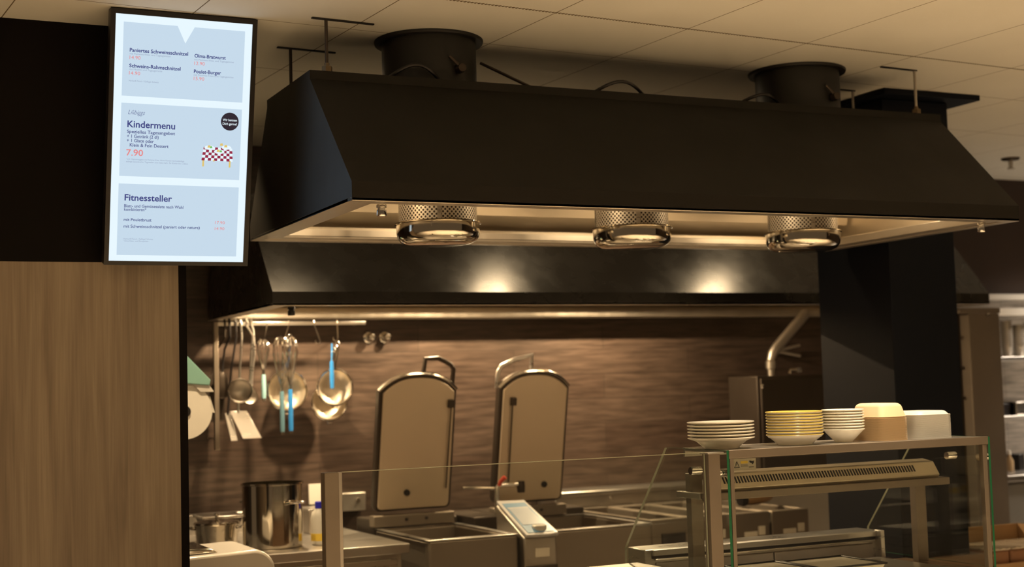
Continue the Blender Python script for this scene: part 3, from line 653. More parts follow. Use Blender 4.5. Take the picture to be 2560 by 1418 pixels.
t = thing('control_console', 'console with slanted blue control panel and knob between the two pans', 'console', (3.03, 6.3, 0))
C1 = [(2.946, 6.14, 0.884), (3.118, 6.14, 0.886), (3.088, 6.45, 1.024), (2.938, 6.45, 1.026)]
hs = MB().hexa([(2.945, 6.16, 0.70), (3.115, 6.16, 0.70), (3.095, 6.47, 0.70), (2.942, 6.47, 0.70), (2.945, 6.16, 0.868), (3.115, 6.16, 0.868), (3.09, 6.47, 1.005), (2.942, 6.47, 1.005)])
part('housing', hs, 'steel_dull', t, bevel=0.008)
part('plinth', MB().box(2.96, 3.10, 6.24, 6.45, 0, 0.699), 'dark_steel', t, bevel=0.005)
def quad_on(C, u0, u1, v0, v1, z0, z1):
    def P(u, v, z):
        a = Vector(C[0]).lerp(Vector(C[1]), u); b = Vector(C[3]).lerp(Vector(C[2]), u); p = a.lerp(b, v); return (p.x, p.y-z*0.2, p.z+z)
    return MB().hexa([P(u0, v0, z0), P(u1, v0, z0), P(u1, v1, z0), P(u0, v1, z0), P(u0, v0, z1), P(u1, v0, z1), P(u1, v1, z1), P(u0, v1, z1)])
fr = quad_on(C1, 0, 1, 0, 1, -0.016, 0.0)
nosep = [(2.946, 6.14)] + [(2.946+0.172*k/8, 6.14-0.022*math.sin(PI*k/8)) for k in range(1, 8)] + [(3.118, 6.14), (3.118, 6.16), (2.946, 6.16)]
fr.prism(nosep, 'z', 0.870, 0.885)
pf = part('panel_frame', fr, 'panel_white', t, bevel=0.003)
part('control_foil', quad_on(C1, 0.10, 0.90, 0.04, 0.90, 0.0, 0.002), 'panel_blue', pf)
part('display_window', quad_on(C1, 0.16, 0.84, 0.26, 0.74, 0.002, 0.003), 'panel_grey', pf)
part('foil_stripe', quad_on(C1, 0.14, 0.86, 0.74, 0.77, 0.002, 0.003), 'panel_white', pf)
part('control_knob', MB().lathe([(0, 0.893), (0.036, 0.893), (0.035, 0.918), (0.031, 0.922), (0, 0.923)], (3.042, 6.195, 0), 32), 'knob_face', t)
lb = part('sticker', MB().box(3.00, 3.075, 6.155, 6.1605, 0.775, 0.815), 'label_white', t)
part('front_cap', MB().box(2.945, 3.115, 6.148, 6.162, 0.705, 0.735), 'dark_steel', t, bevel=0.004)
t = thing('spray_tap', 'chrome tap with a red lever behind the slanted control panel', 'tap', (3.12, 6.82, 0.90))
part('body', MB().tube([(3.11, 6.82, 0.925), (3.11, 6.82, 1.06), (3.125, 6.82, 1.075), (3.23, 6.82, 1.075)], 0.014, 12), 'chrome', t)
part('lever', MB().tube([(3.115, 6.80, 1.075), (3.12, 6.79, 1.095), (3.14, 6.775, 1.118)], [0.009, 0.010, 0.012], 10), 'red', t)
part('valve', MB().lathe([(0, -0.03), (0.02, -0.03), (0.022, 0), (0.02, 0.03), (0, 0.03)], (3.25, 6.82, 1.06), 16), 'dark_steel', t)
part('spray_pipe', MB().tube([(2.93, 6.85, 1.07), (3.02, 6.85, 1.065), (3.10, 6.83, 1.06)], 0.008, 8), 'chrome', t)
t = thing('pan_bridge', 'dark steel housing bridging the gap between the two pans', 'housing', (3.03, 7.0, 0))
part('cover', MB().box(2.945, 3.115, 6.75, 7.2, 0.70, 0.925), 'dark_steel', t, bevel=0.008)
part('legs', MB().box(2.97, 3.09, 6.92, 7.15, 0, 0.70), 'dark_steel', t)

# ledge along the wall and fry / hot-water wells at right
t = thing('wall_ledge', 'long stainless ledge along the wall behind the right pan', 'ledge', (4.2, 7.45, 0))
part('top', MB().box(3.70, 5.6, 7.30, 7.585, 0.945, 0.975), 'steel_h', t, bevel=0.006)
part('apron', MB().box(3.70, 5.6, 7.315, 7.34, 0.80, 0.945), 'steel_h', t, bevel=0.003)
part('base', MB().box(3.72, 5.58, 7.36, 7.585, 0.0, 0.945), 'steel_dull', t)
part('stud', MB().lathe([(0.010, 7.315), (0.009, 7.307), (0, 7.305)], (4.06, 0, 0.925), 12, 'y'), 'chrome', t)
wx = [(3.76, 3.99), (4.005, 4.24), (4.255, 4.49), (4.505, 4.745)]
wl = ['first from the right pan, with a dark gap in its front', 'second from the right pan, half hidden by the glass counter posts', 'third from the right pan, with a square white label', 'rightmost beside the navy column, with a wide white label']
for i, (x0, x1) in enumerate(wx):
    t = thing('hot_well', 'stainless well unit, '+wl[i], 'well', ((x0+x1)/2, 6.75, 0), 'row of stainless wells')
    b = MB(); b.ring((x0, x1, 6.36, 7.26), (x0+0.02, x1-0.02, 6.40, 7.20), 0.70, 0.885); b.box(x0+0.01, x1-0.01, 6.37, 7.25, 0.68, 0.72)
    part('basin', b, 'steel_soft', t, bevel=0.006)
    part('cabinet', MB().box(x0+0.01, x1-0.01, 6.40, 7.24, 0.0, 0.68), 'steel_dull', t)
    if i == 0: part('front_gap', MB().box(x0+0.06, x1-0.03, 6.353, 6.362, 0.745, 0.81), 'black', t)
    if i: part('label', MB().box(x1-0.075, x1-0.035, 6.353, 6.361, 0.765, 0.81), 'label_white', t)
    if i in (2, 3): part('label', MB().box(x0+0.07, x0+0.15, 6.353, 6.361, 0.76, 0.785), 'label_white', t)
    part('basket', MB().box(x0+0.05, x1-0.05, 6.46, 7.12, 0.80, 0.83), 'dark_steel', t, bevel=0.01)
t = thing('wooden_mill', 'tan rounded wooden mill with black end lying on the wells', 'mill', (4.60, 6.62, 0.943))
X = Matrix.Translation((4.60, 6.62, 0.943)) @ Matrix.Rotation(R(-6), 4, 'Y')
part('body', MB(X).lathe([(0, -0.09), (0.036, -0.088), (0.043, -0.04), (0.045, 0.01), (0.040, 0.06), (0.03, 0.085), (0, 0.088)], seg=28, axis='x'), 'tan', t)
part('end_cap', MB(X).lathe([(0, -0.125), (0.034, -0.122), (0.041, -0.10), (0.038, -0.086), (0, -0.086)], seg=28, axis='x'), 'black', t)
part('tip', MB(X).lathe([(0, 0.085), (0.018, 0.085), (0.016, 0.115), (0.008, 0.125), (0, 0.126)], seg=20, axis='x'), 'chrome', t)

t = thing('warming_cabinet', 'dark brown steel cabinet on the counter behind the yellow-rimmed plates', 'cabinet', (5.15, 7.1, 0))
part('body', MB().box(4.88, 5.50, 6.98, 7.28, 0.96, 1.605), 'dark_steel', t, bevel=0.006)
part('door', MB().box(4.895, 5.485, 6.962, 6.979, 0.98, 1.59), 'dark_steel', t, bevel=0.004)
part('hinge_knob', MB().lathe([(0, 6.96), (0.010, 6.958), (0.012, 6.95), (0, 6.946)], (4.895, 0, 1.545), 12, 'y'), 'chrome', t)
part('stand', MB().box(4.88, 5.50, 6.98, 7.28, 0.0, 0.96), 'steel_dull', t, bevel=0.004)
t = thing('vent_pipe', 'bent steel pipe rising from the dark cabinet to the rear hood', 'pipe', (5.07, 7.1, 1.605))
part('pipe', MB().tube([(5.085, 7.12, 1.64), (5.085, 7.12, 1.70), (5.10, 7.12, 1.74), (5.13, 7.12, 1.775), (5.36, 7.12, 1.985)], [0.026, 0.026, 0.030, 0.032, 0.032], 20), 'steel_dull', t)
part('socket', MB().lathe([(0, 1.605), (0.024, 1.605), (0.024, 1.645), (0.034, 1.65), (0.034, 1.69), (0.026, 1.70), (0, 1.70)], (5.085, 7.12, 0), 20), 'steel_dull', t)
t = thing('shut_off_tap', 'small chrome tap fitting lying on top of the dark cabinet', 'tap', (5.24, 7.1, 1.605))
part('body', MB().tube([(5.20, 7.1, 1.615), (5.205, 7.1, 1.635), (5.28, 7.1, 1.64)], [0.014, 0.012, 0.010], 10), 'chrome', t)
part('tip', MB().lathe([(0, 0), (0.018, 0.002), (0.018, 0.03), (0, 0.034)], (5.27, 7.1, 1.62), 14), 'chrome', t)
t = thing('wall_bracket', 'two-armed steel bracket on the wall between pipe and navy column', 'bracket', (5.55, 7.59, 1.77))
for dz in (0.035, -0.035):
    part('arm', MB().tube([(5.45, 7.57, 1.765), (5.62, 7.55, 1.765+dz)], 0.010, 8), 'steel_dull', t)
part('plate', MB().box(5.44, 5.47, 7.55, 7.6, 1.745, 1.785), 'steel_dull', t)

# knobs on the wall
for i, x in enumerate((2.70, 2.795)):
    t = thing('wall_fixture', 'round chrome fixture on the dark wall, the %s of a pair' % ('left' if i == 0 else 'right'), 'fixture', (x, 7.6, 1.885), 'pair of wall fixtures')
    part('rosette', MB().lathe([(0, 7.599), (0.034, 7.599), (0.034, 7.59), (0.028, 7.584), (0, 7.582)], (x, 0, 1.885), 26, 'y'), 'chrome', t)
    part('grip', MB().lathe([(0.012, 7.585), (0.018, 7.565), (0.023, 7.55), (0.018, 7.535), (0, 7.53)], (x, 0, 1.885), 22, 'y'), 'chrome', t)

# ------------------------------------------------------------------ hanging utensils
RY, RZ = 7.42, 1.957
t = thing('utensil_rail', 'steel rail with a post at left, under the rear hood, holding the utensils', 'rail', (2.2, RY, RZ))
part('bar', MB().box(1.805, 2.62, RY-0.004, RY+0.004, RZ-0.010, RZ+0.010), 'steel', t, bevel=0.002)
part('post', MB().box(1.778, 1.804, RY-0.012, RY+0.012, 1.30, RZ+0.010), 'steel_soft', t, bevel=0.003)
part('standoff', MB().tube([(1.791, RY, 1.36), (1.791, 7.599, 1.36)], 0.006, 8), 'steel', t)
part('standoff', MB().tube([(2.612, RY, RZ), (2.612, 7.599, RZ)], 0.005, 8), 'steel', t)
def s_hook(x, lab, lean=0.0, length=0.13, X0=0.0):
    top = [(x, RY+0.010*math.cos(a), RZ+0.006+0.012*math.sin(a)) for a in [k*PI/6 for k in range(7)]]
    p = top + [(x, RY-0.010, RZ-0.01), (x-lean, RY-0.014, RZ-length+0.02)]
    c = (x-lean-0.012, RY-0.014, RZ-length+0.02)
    p += [(c[0]+0.014*math.cos(-k*PI/6), c[1], c[2]-0.014*math.sin(k*PI/6)-0.004) for k in range(1, 8)]
    o = part('hook', MB().tube(p, 0.0032, 8), 'chrome', None)
    return tag(o, lab, 'hook', 'S hooks on the rail')
s_hook(2.065, 'steel S hook holding the small whisk with pale blue handle', 0.015, 0.10)
s_hook(2.185, 'steel S hook holding the two big whisks', 0.022, 0.09)
s_hook(2.325, 'empty steel S hook between the whisks and the right strainers', -0.03, 0.115)
s_hook(2.455, 'steel S hook holding the rightmost strainers', 0.0, 0.10)
def whisk(lab, x, ztop, loop, r, hl, hm, y):
    t = thing('whisk', lab, 'whisk', (x, y, ztop), 'hanging whisks')
    zb = ztop-loop
    for k in range(5):
        a = PI*k/5+0.2; pts = []
        for i in range(17):
            u = i/16; s = math.sin(PI*u); w = (1-abs(2*u-1)**2.2)
            d = r*(-1 if u < 0.5 else 1)*(1-abs(1-2*abs(2*u-1)))**0.0
            q = -1+2*u
            zz = zb+(loop)*(1-abs(q)**2.4)
            rr = r*math.copysign(min(1.0, (math.sin(abs(q)*PI*0.80))**0.8 if abs(q) < 0.625 else (math.sin(0.5*PI))*(1-((abs(q)-0.625)/0.375)**1.5*0.88)), q)
            pts.append((x+rr*math.cos(a), y+rr*math.sin(a), zz))
        part('wire_loop', MB().tube(pts, 0.0023, 6), 'chrome', t)
    part('ferrule', MB().lathe([(0, zb+0.012), (0.008, zb+0.01), (0.0095, zb-0.03), (0, zb-0.03)], (x, y, 0), 14), 'chrome', t)
    part('handle', MB().lathe([(0, zb-0.018), (0.0105, zb-0.02), (0.0125, zb-0.06), (0.0125, zb-hl+0.02), (0.011, zb-hl), (0, zb-hl)], (x, y, 0), 16), hm, t)
    part('end_ring', MB().lathe([(0, zb-hl+0.002), (0.0115, zb-hl), (0.010, zb-hl-0.014), (0, zb-hl-0.016)], (x, y, 0), 14), 'chrome', t)
whisk('small whisk hanging upside down with a pale blue handle', 2.043, 1.872, 0.165, 0.032, 0.145, 'pale_blue', 7.415)
whisk('big whisk hanging upside down with a bright blue handle', 2.185, 1.885, 0.26, 0.042, 0.24, 'blue', 7.405)
whisk('big whisk hanging upside down with a grey blue handle', 2.150, 1.885, 0.27, 0.044, 0.235, 'grey_blue', 7.445)
def strainer(lab, cx, cz, r, top, hmat, y, hx=0.0, depth=0.07):
    t = thing('strainer', lab, 'strainer', (cx, y, cz), 'hanging strainers')
    part('bowl', MB().lathe([(r*math.cos(a), y+depth*math.sin(a)) for a in [k*PI/2/8 for k in range(9)]], (cx, 0, cz), 40, 'y'), 'mesh_steel', t)
    part('rim', MB().tube([(cx+r*math.cos(2*PI*k/40), y, cz+r*math.sin(2*PI*k/40)) for k in range(41)], 0.0055, 8, cap=False), 'chrome', t)
    part('handle', MB().tube([(cx, y, cz+r), (cx+hx*0.4, y-0.004, cz+r+0.5*(top-cz-r)), (cx+hx, y, top)], [0.007, 0.008, 0.007], 8), hmat, t)
    lp = [(cx+hx+0.010*math.cos(2*PI*k/14), y, top+0.014+0.014*math.sin(2*PI*k/14)) for k in range(15)]
    part('hanging_loop', MB().tube(lp, 0.0025, 6, cap=False), 'chrome', t)
    part('rest_lug', MB().tube([(cx-0.012, y, cz-r+0.002), (cx-0.012, y, cz-r-0.016), (cx+0.012, y, cz-r-0.016), (cx+0.012, y, cz-r+0.002)], 0.003, 6), 'chrome', t)
strainer('large round strainer hanging behind the two big whisks', 2.19, 1.60, 0.108, 1.875, 'chrome', 7.48, 0.02)
strainer('shiny round strainer hanging at the right end of the rail', 2.432, 1.61, 0.098, 1.83, 'chrome', 7.40, 0.02, 0.055)
strainer('lower round strainer peeping out below the shiny rightmost strainer', 2.424, 1.53, 0.098, 1.80, 'chrome', 7.478, 0.03)
tag(part('whisk_wand', MB().tube([(2.412, 7.375, 1.845), (2.408, 7.375, 1.745)], 0.004, 8).lathe([(0, 1.60), (0.010, 1.605), (0.0115, 1.66), (0.009, 1.75), (0, 1.752)], (2.408, 7.375, 0), 14), 'blue', None), 'blue-handled utensil hanging in front of the shiny rightmost strainer', 'utensil')
def hang_handle(x, y, z0, z1, r=0.0065, dx=0.0):
    g = 0.006+r
    return MB().tube([(x, y, z0), (x+dx*0.5, y-0.003, (z0+z1)/2), (x+dx, min(y, RY-g), z1-0.07), (x+dx, RY-g, z1-0.015), (x+dx, RY-g, z1+0.008), (x+dx, RY, z1+0.018+r), (x+dx, RY+g, z1+0.008), (x+dx, RY+g, z1-0.012)], r, 8)
t = thing('ladle', 'round steel ladle hanging second in the left utensil bunch', 'ladle', (1.885, 7.345, 1.6), 'left utensil bunch')
part('bowl', MB().lathe([(0.062*math.cos(a), 7.295+0.045*math.sin(a)) for a in [k*PI/2/8 for k in range(9)]], (1.885, 0, 1.605), 32, 'y'), 'steel_dull', t)
part('rim', MB().tube([(1.885+0.062*math.cos(2*PI*k/32), 7.295, 1.605+0.062*math.sin(2*PI*k/32)) for k in range(33)], 0.003, 6, cap=False), 'chrome', t)
part('handle', hang_handle(1.940, 7.305, 1.64, RZ, 0.006, 0.018), 'steel', t)
t = thing('curved_ladle', 'steel utensil with a long curved handle at the right of the left bunch', 'ladle', (1.95, 7.42, 1.6), 'left utensil bunch')
part('handle', MB().tube([(1.965, 7.372, 1.60), (1.972, 7.385, 1.68), (1.990, 7.395, 1.80), (1.988, 7.40, 1.92), (1.982, RY-0.013, RZ-0.01), (1.982, RY-0.013, RZ+0.012), (1.982, RY, RZ+0.022), (1.982, RY+0.013, RZ+0.012), (1.982, RY+0.013, RZ-0.01)], 0.007, 8), 'steel', t)
part('bowl', MB().lathe([(0.040*math.cos(a), 7.362+0.014*math.sin(a)) for a in [k*PI/2/7 for k in range(8)]], (1.955, 0, 1.575), 24, 'y'), 'steel_dull', t)
t = thing('skimmer', 'dark flat skimmer hanging leftmost beside the rail post', 'skimmer', (1.79, 7.46, 1.55), 'left utensil bunch')
part('head', MB().prism([(1.75, 1.46), (1.80, 1.44), (1.855, 1.455), (1.86, 1.60), (1.80, 1.70), (1.745, 1.68)], 'y', 7.50, 7.507), 'dark_steel', t, bevel=0.003)
part('handle', hang_handle(1.785, 7.503, 1.68, RZ, 0.005, 0.055), 'dark_steel', t)
t = thing('serving_spoon', 'black-handled spoon hanging in the middle of the left utensil bunch', 'spoon', (1.84, 7.43, 1.6), 'left utensil bunch')
part('handle', hang_handle(1.835, 7.47, 1.70, RZ, 0.006, 0.03), 'black', t)
part('bowl', MB(Matrix.Translation((1.835, 7.47, 1.63)) @ Matrix.Diagonal((1, 0.35, 1, 1))).lathe([(0, -0.07), (0.03, -0.055), (0.038, -0.01), (0.03, 0.045), (0.01, 0.08), (0, 0.085)], (0, 0, 0), 20), 'dark_steel', t)
def turner(lab, xt, xb, w, zt, zb, y, hx, hm):
    t = thing('turner', lab, 'turner', ((xt+xb)/2, y, zb), 'left utensil bunch')
    bl = MB().hexa([(xb-w/2, y-0.035, zb), (xb+w/2, y-0.035, zb), (xb+w/2, y-0.030, zb), (xb-w/2, y-0.030, zb), (xt-w*0.45, y+0.0, zt), (xt+w*0.45, y+0.0, zt), (xt+w*0.45, y+0.004, zt), (xt-w*0.45, y+0.004, zt)])
    part('blade', bl, 'steel', t, bevel=0.0015)
    part('handle', hang_handle(xt, y, zt-0.01, RZ, 0.006, hx-xt), hm, t)
turner('wide steel turner with its bright blade lowest of the left bunch', 1.90, 1.965, 0.10, 1.50, 1.355, 7.400, 1.925, 'steel')
turner('narrow steel turner seen edge-on left of the wide turner', 1.855, 1.88, 0.035, 1.49, 1.345, 7.440, 1.898, 'black')

# paper towel roll holder, half hidden by the oak panel
t = thing('towel_dispenser', 'teal-topped paper towel roll holder half hidden by the black edge strip', 'dispenser', (1.44, 6.55, 1.5))
part('back_plate', MB().box(1.30, 1.42, 6.52, 6.72, 1.38, 1.74), 'teal', t, bevel=0.006)
hp = [(1.38, 1.78), (1.43, 1.765), (1.535, 1.655), (1.53, 1.63), (1.43, 1.64), (1.38, 1.66)]
part('cover', MB().prism(hp, 'y', 6.46, 6.72), 'teal', t, bevel=0.004)
part('cutter_edge', MB().prism([(1.45, 1.642), (1.53, 1.632), (1.552, 1.60), (1.49, 1.60)], 'y', 6.47, 6.71), 'white_steel', t, bevel=0.002)
part('roll', MB().lathe([(0.024, 6.48), (0.125, 6.48), (0.125, 6.70), (0.024, 6.70)], (1.42, 0, 1.515), 44, 'y'), 'paper', t)
part('core', MB().lathe([(0, 6.472), (0.026, 6.472), (0.026, 6.49), (0, 6.49)], (1.42, 0, 1.515), 24, 'y'), 'black', t)
part('loose_sheet', MB().prism([(1.535, 1.58), (1.552, 1.52), (1.556, 1.505), (1.545, 1.51)], 'y', 6.48, 6.70), 'paper', t)
part('wall_arm', MB().box(1.30, 1.36, 6.62, 7.6, 1.50, 1.60), 'dark_steel', t)
# ------------------------------------------------------------------ glass counter
def pane(mb_poly, axis, a0, a1): return MB().prism(mb_poly, axis, a0, a1, 0, 1)
SZ = 1.34
t = thing('glass_guard', 'low clear glass guard on the counter left of the glass display', 'guard', (2.05, 4.2, 0))
part('pane', pane([(1.397, 0.902), (2.710, 0.902), (2.710, 1.336), (1.397, 1.336)], 'y', 4.205, 4.213), ['glass', 'glass_edge_lit'], t, smooth=False)
part('edge_glint_strip', MB().box(1.397, 2.710, 4.2042, 4.2138, 1.3362, 1.3382), 'glass_edge_lit', t)  # pale strip paints the bright line of light along the glass top
part('post', MB().box(1.338, 1.384, 4.19, 4.228, 0.902, 1.338), 'steel_soft', t, bevel=0.002)
part('post_groove', MB().box(1.384, 1.396, 4.196, 4.222, 0.902, 1.337), 'steel_dull', t, bevel=0.001)
t = thing('serving_counter', 'steel serving counter below the left glass guard', 'counter', (2.05, 4.55, 0))
part('worktop', MB().box(1.20, 2.775, 4.15, 4.80, 0.86, 0.90), 'steel_h', t, bevel=0.004)
part('front', MB().box(1.22, 2.765, 4.20, 4.78, 0.0, 0.859), 'brown_board', t)

X0, X1 = 2.80, 3.99
dc = thing('glass_display', 'glass display counter with steel frame and plates stacked on top', 'counter', (3.4, 4.5, 0))
part('base', MB().box(X0-0.02, X1, 4.18, 4.70, 0.0, 0.835), 'brown_board', dc, bevel=0.003)
part('well_floor', MB().box(X0, 3.86, 4.215, 4.715, 0.836, 0.846), 'steel_h', dc)
rw = MB().box(X0+0.006, 3.928, 4.80, 4.932, 0.80, 0.944)
part('rear_wall', rw, 'steel', dc, bevel=0.004)
part('rear_ledge', MB().box(X0+0.035, 3.912, 4.786, 4.80, 0.919, 0.943), 'steel_h', dc, bevel=0.003)
part('painted_gap_shade', MB().box(X0+0.035, 3.912, 4.796, 4.80, 0.908, 0.919), 'black', dc)  # black strip paints in the shade of a narrow gap
part('vent_strip', MB().box(X0+0.045, 3.905, 4.788, 4.80, 0.899, 0.907), 'chrome', dc, bevel=0.002)
for xa, xb in ((X0+0.05, 3.395), (3.402, 3.895)): part('rear_panel', MB().box(xa, xb, 4.793, 4.80, 0.81, 0.893), 'steel_soft', dc, bevel=0.002)
part('corner_post', MB().box(3.912, 3.932, 4.76, 4.80, 0.80, 0.946), 'steel', dc, bevel=0.002)
part('shelf', MB().box(X0+0.004, X1-0.004, 4.215, 4.482, SZ-0.010, SZ), 'steel_h', dc, bevel=0.002)
part('shelf_fascia', MB().box(X0+0.004, X1-0.004, 4.196, 4.214, SZ-0.029, SZ+0.001), 'steel_soft', dc, bevel=0.002)
part('shelf_rear_edge', MB().box(X0+0.004, X1-0.004, 4.483, 4.495, SZ-0.03, SZ+0.003), 'steel_dull', dc, bevel=0.001)
side = [(4.198, 0.845), (4.94, 0.845), (4.935, 0.944), (4.608, SZ), (4.198, SZ)]
for x, lab in ((X0, 'left side pane'), (X1, 'right side pane')):
    o = part('side_pane', MB().prism(side, 'x', x-0.005, x+0.005, 0, [1, 2, 2, 1, 1]), ['glass', 'glass_edge', 'glass_edge_lit'], dc, smooth=False); o['label'] = 'clear '+lab+' with green edges'
part('front_pane', pane([(X0+0.01, 0.84), (X1-0.01, 0.84), (X1-0.01, SZ-0.031), (X0+0.01, SZ-0.031)], 'y', 4.200, 4.206), ['glass', 'glass_edge_lit'], dc, smooth=False)
part('front_post', MB().box(2.712, 2.760, 4.186, 4.226, 0.902, SZ-0.006), 'steel_soft', dc, bevel=0.002)
part('front_post_cap', MB().box(2.706, 2.772, 4.180, 4.232, SZ-0.008, SZ-0.003), 'steel', dc, bevel=0.001)
part('corner_trim', MB().box(X0+0.007, X0+0.022, 4.196, 4.216, 0.84, SZ-0.03), 'steel_soft', dc, bevel=0.001)
part('corner_trim', MB().box(X1-0.032, X1-0.012, 4.198, 4.22, 0.84, SZ-0.03), 'steel_soft', dc, bevel=0.001)
for (x, y, z) in ((X0, 4.41, 1.262), (X1, 4.41, 1.262), (X0, 4.23, 1.262), (X1, 4.235, 1.262)):
    part('glass_clamp', MB().lathe([(0, x-0.022), (0.014, x-0.022), (0.015, x-0.018), (0.015, x+0.018), (0.014, x+0.022), (0, x+0.022)], (0, y, z), 20, 'x'), 'chrome', dc)
for z in (1.143, 0.95): 
    for x in (2.872, 3.955):
        part('post_clamp', MB().lathe([(0, x-0.024), (0.014, x-0.022), (0.008, x-0.012), (0.014, x-0.004), (0, x)], (0, 4.535, z), 18, 'x'), 'chrome', dc)
# heat lamp gantry
for x in (2.872, 3.925):
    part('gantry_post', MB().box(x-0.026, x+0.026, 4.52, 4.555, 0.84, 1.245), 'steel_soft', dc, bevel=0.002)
gp = [(4.44, 1.165), (4.42, 1.19), (4.455, 1.24), (4.515, 1.25), (4.515, 1.165)]
hl = part('heat_lamp_housing', MB().prism(gp, 'x', 2.90, 3.94), 'gantry', dc, bevel=0.003)
part('lamp_rail', MB().box(2.84, 3.975, 4.405, 4.438, 1.150, 1.178), 'steel_soft', dc, bevel=0.002)
nS = 68
sl = MB()
for k in range(nS):
    x = 2.935+0.90*k/nS
    part('vent_slot', MB().hexa([(x, 4.4295, 1.2065), (x+0.006, 4.4295, 1.2065), (x+0.006, 4.4325, 1.2065), (x, 4.4325, 1.2065), (x, 4.4455, 1.230), (x+0.006, 4.4455, 1.230), (x+0.006, 4.4485, 1.230), (x, 4.4485, 1.230)]), 'black', hl, smooth=False)
for s, x in ((-1, 2.845), (1, 3.965)):
    part('gantry_bracket', MB().box(x-0.012, x+0.012, 4.44, 4.60, 1.155, 1.178), 'steel_dull', dc, bevel=0.002)
WX = Matrix.Translation((2.995-2.835*0.73, 0, 1.249-1.243*0.75)) @ Matrix.Diagonal((0.73, 1, 0.75, 1))
sp = part('warning_plate', MB(WX).box(2.835, 2.985, 4.470, 4.474, 1.243, 1.30), 'label_grey', dc)
tri = MB(WX)
def bar(mb, a, b, w, y0, y1):
    a, b = Vector(a), Vector(b); d = (b-a).normalized(); n = Vector((-d.y, d.x))*w/2
    q = [a-n, b-n, b+n, a+n]
    return mb.prism([(p.x, p.y) for p in q], 'y', y0, y1)
T3 = [(2.853, 1.257), (2.883, 1.257), (2.868, 1.287)]
for a, b in ((0, 1), (1, 2), (2, 0)): bar(tri, T3[a], T3[b], 0.0022, 4.4685, 4.470)
tri.box(2.8672, 2.8688, 4.4685, 4.470, 1.266, 1.276); tri.box(2.8672, 2.8688, 4.4685, 4.470, 1.262, 1.2635)
part('warning_triangle', tri, 'ink', sp, smooth=False)
part('warning_band', MB(WX).box(2.892, 2.934, 4.4685, 4.470, 1.276, 1.288), 'label_yellow', sp)
hd = MB(WX).prism([(2.942, 1.288), (2.948, 1.279), (2.958, 1.276), (2.964, 1.27), (2.972, 1.278), (2.972, 1.288), (2.962, 1.285), (2.952, 1.289)], 'y', 4.4685, 4.470)
part('hand_symbol', hd, 'ink', sp, smooth=False)
part('warning_bar', MB(WX).box(2.942, 2.970, 4.4685, 4.470, 1.255, 1.258), 'ink', sp)
for z in (1.270, 1.265, 1.260): part('warning_line', MB(WX).box(2.892, 2.934, 4.469, 4.470, z, z+0.001), 'ink', sp)

# trays in the well
for x0, x1, y0, y1, lab in ((2.98, 3.205, 4.30, 4.52, 'white tray with black rim in the display, left one'), (3.22, 3.50, 4.235, 4.50, 'white tray with black rim in the display, right one')):
    t = thing('serving_tray', lab, 'tray', ((x0+x1)/2, (y0+y1)/2, 0.847), 'trays in the display')
    b = MB(); cx, cy = (x0+x1)/2, (y0+y1)/2
    b.hexa([(x0+0.02, y0+0.02, 0.849), (x1-0.02, y0+0.02, 0.849), (x1-0.02, y1-0.02, 0.849), (x0+0.02, y1-0.02, 0.849), (x0, y0, 0.895), (x1, y0, 0.895), (x1, y1, 0.895), (x0, y1, 0.895)])
    part('dish', b, 'enamel', t, bevel=0.006)
    part('rim', MB().ring((x0-0.004, x1+0.004, y0-0.004, y1+0.004), (x0+0.006, x1-0.006, y0+0.006, y1-0.006), 0.893, 0.900), 'black', t, bevel=0.002)

# ------------------------------------------------------------------ crockery on the shelf
def china(name, prof, band=None):
    me = MB().lathe(prof, (0, 0, 0), 48)
    return me
def deep_plate(r, d, foot, q=0.74):
    return [(0, 0.004), (foot-0.006, 0.003), (foot-0.004, 0.0), (foot, 0.0), (foot+0.004, 0.006), (r*q, d*0.72), (r*(q+0.06), d*0.80), (r*0.98, d), (r, d+0.002), (r*0.985, d+0.0045), (r*(q+0.06), d*0.80+0.005), (r*(q-0.01), d*0.74+0.005), (foot, 0.009), (0, 0.008)]
def stack(name, cat, proto_fn, n, x, y, step, labf, group):
    first = None
    for i in range(n):
        jx, jy = random.uniform(-0.0005, 0.0005), random.uniform(-0.0005, 0.0005)
        loc = (x+jx, y+jy, SZ+0.001+i*step)
        if first is None: first = proto_fn(name, labf(i, n), cat, loc, group)
        else: dup(first, loc, labf(i, n))
def white_plate(name, lab, cat, loc, group):
    o = part(name, MB().lathe(deep_plate(0.121, 0.036, 0.062), (0, 0, 0), 56), 'china', None, local=True); o.location = loc
    return tag(o, lab, cat, group)
def yellow_plate(name, lab, cat, loc, group):
    t = thing(name, lab, cat, loc, group)
    r, d = 0.105, 0.034
    part('body', MB().lathe(deep_plate(r, d, 0.064, 0.86), (0, 0, 0), 52), 'china', t, local=True)
    part('rim_band', MB().lathe([(r*0.935, d*0.83+0.0062), (r*0.985, d+0.0052), (r+0.0005, d+0.0030), (r+0.0005, d+0.0022)], (0, 0, 0), 52), 'yellow', t, local=True)
    return t
def bowl(name, lab, cat, loc, group):
    r, d, f = 0.079, 0.046, 0.034
    p = [(0, 0.004), (f-0.004, 0.003), (f-0.003, 0), (f, 0), (f+0.003, 0.006), (r*0.72, 0.026), (r*0.93, d-0.003), (r, d), (r+0.001, d+0.002), (r*0.985, d+0.004), (r*0.91, d), (r*0.69, 0.029), (f, 0.008), (0, 0.007)]
    o = part(name, MB().lathe(p, (0, 0, 0), 44), 'china', None, local=True); o.location = loc
    return tag(o, lab, cat, group)
stack('plate', 'plate', white_plate, 6, 2.872, 4.345, 0.0112, lambda i, n: 'white deep plate, %s in the leftmost stack on the glass counter' % nth(i, n), 'white plates in the leftmost stack')
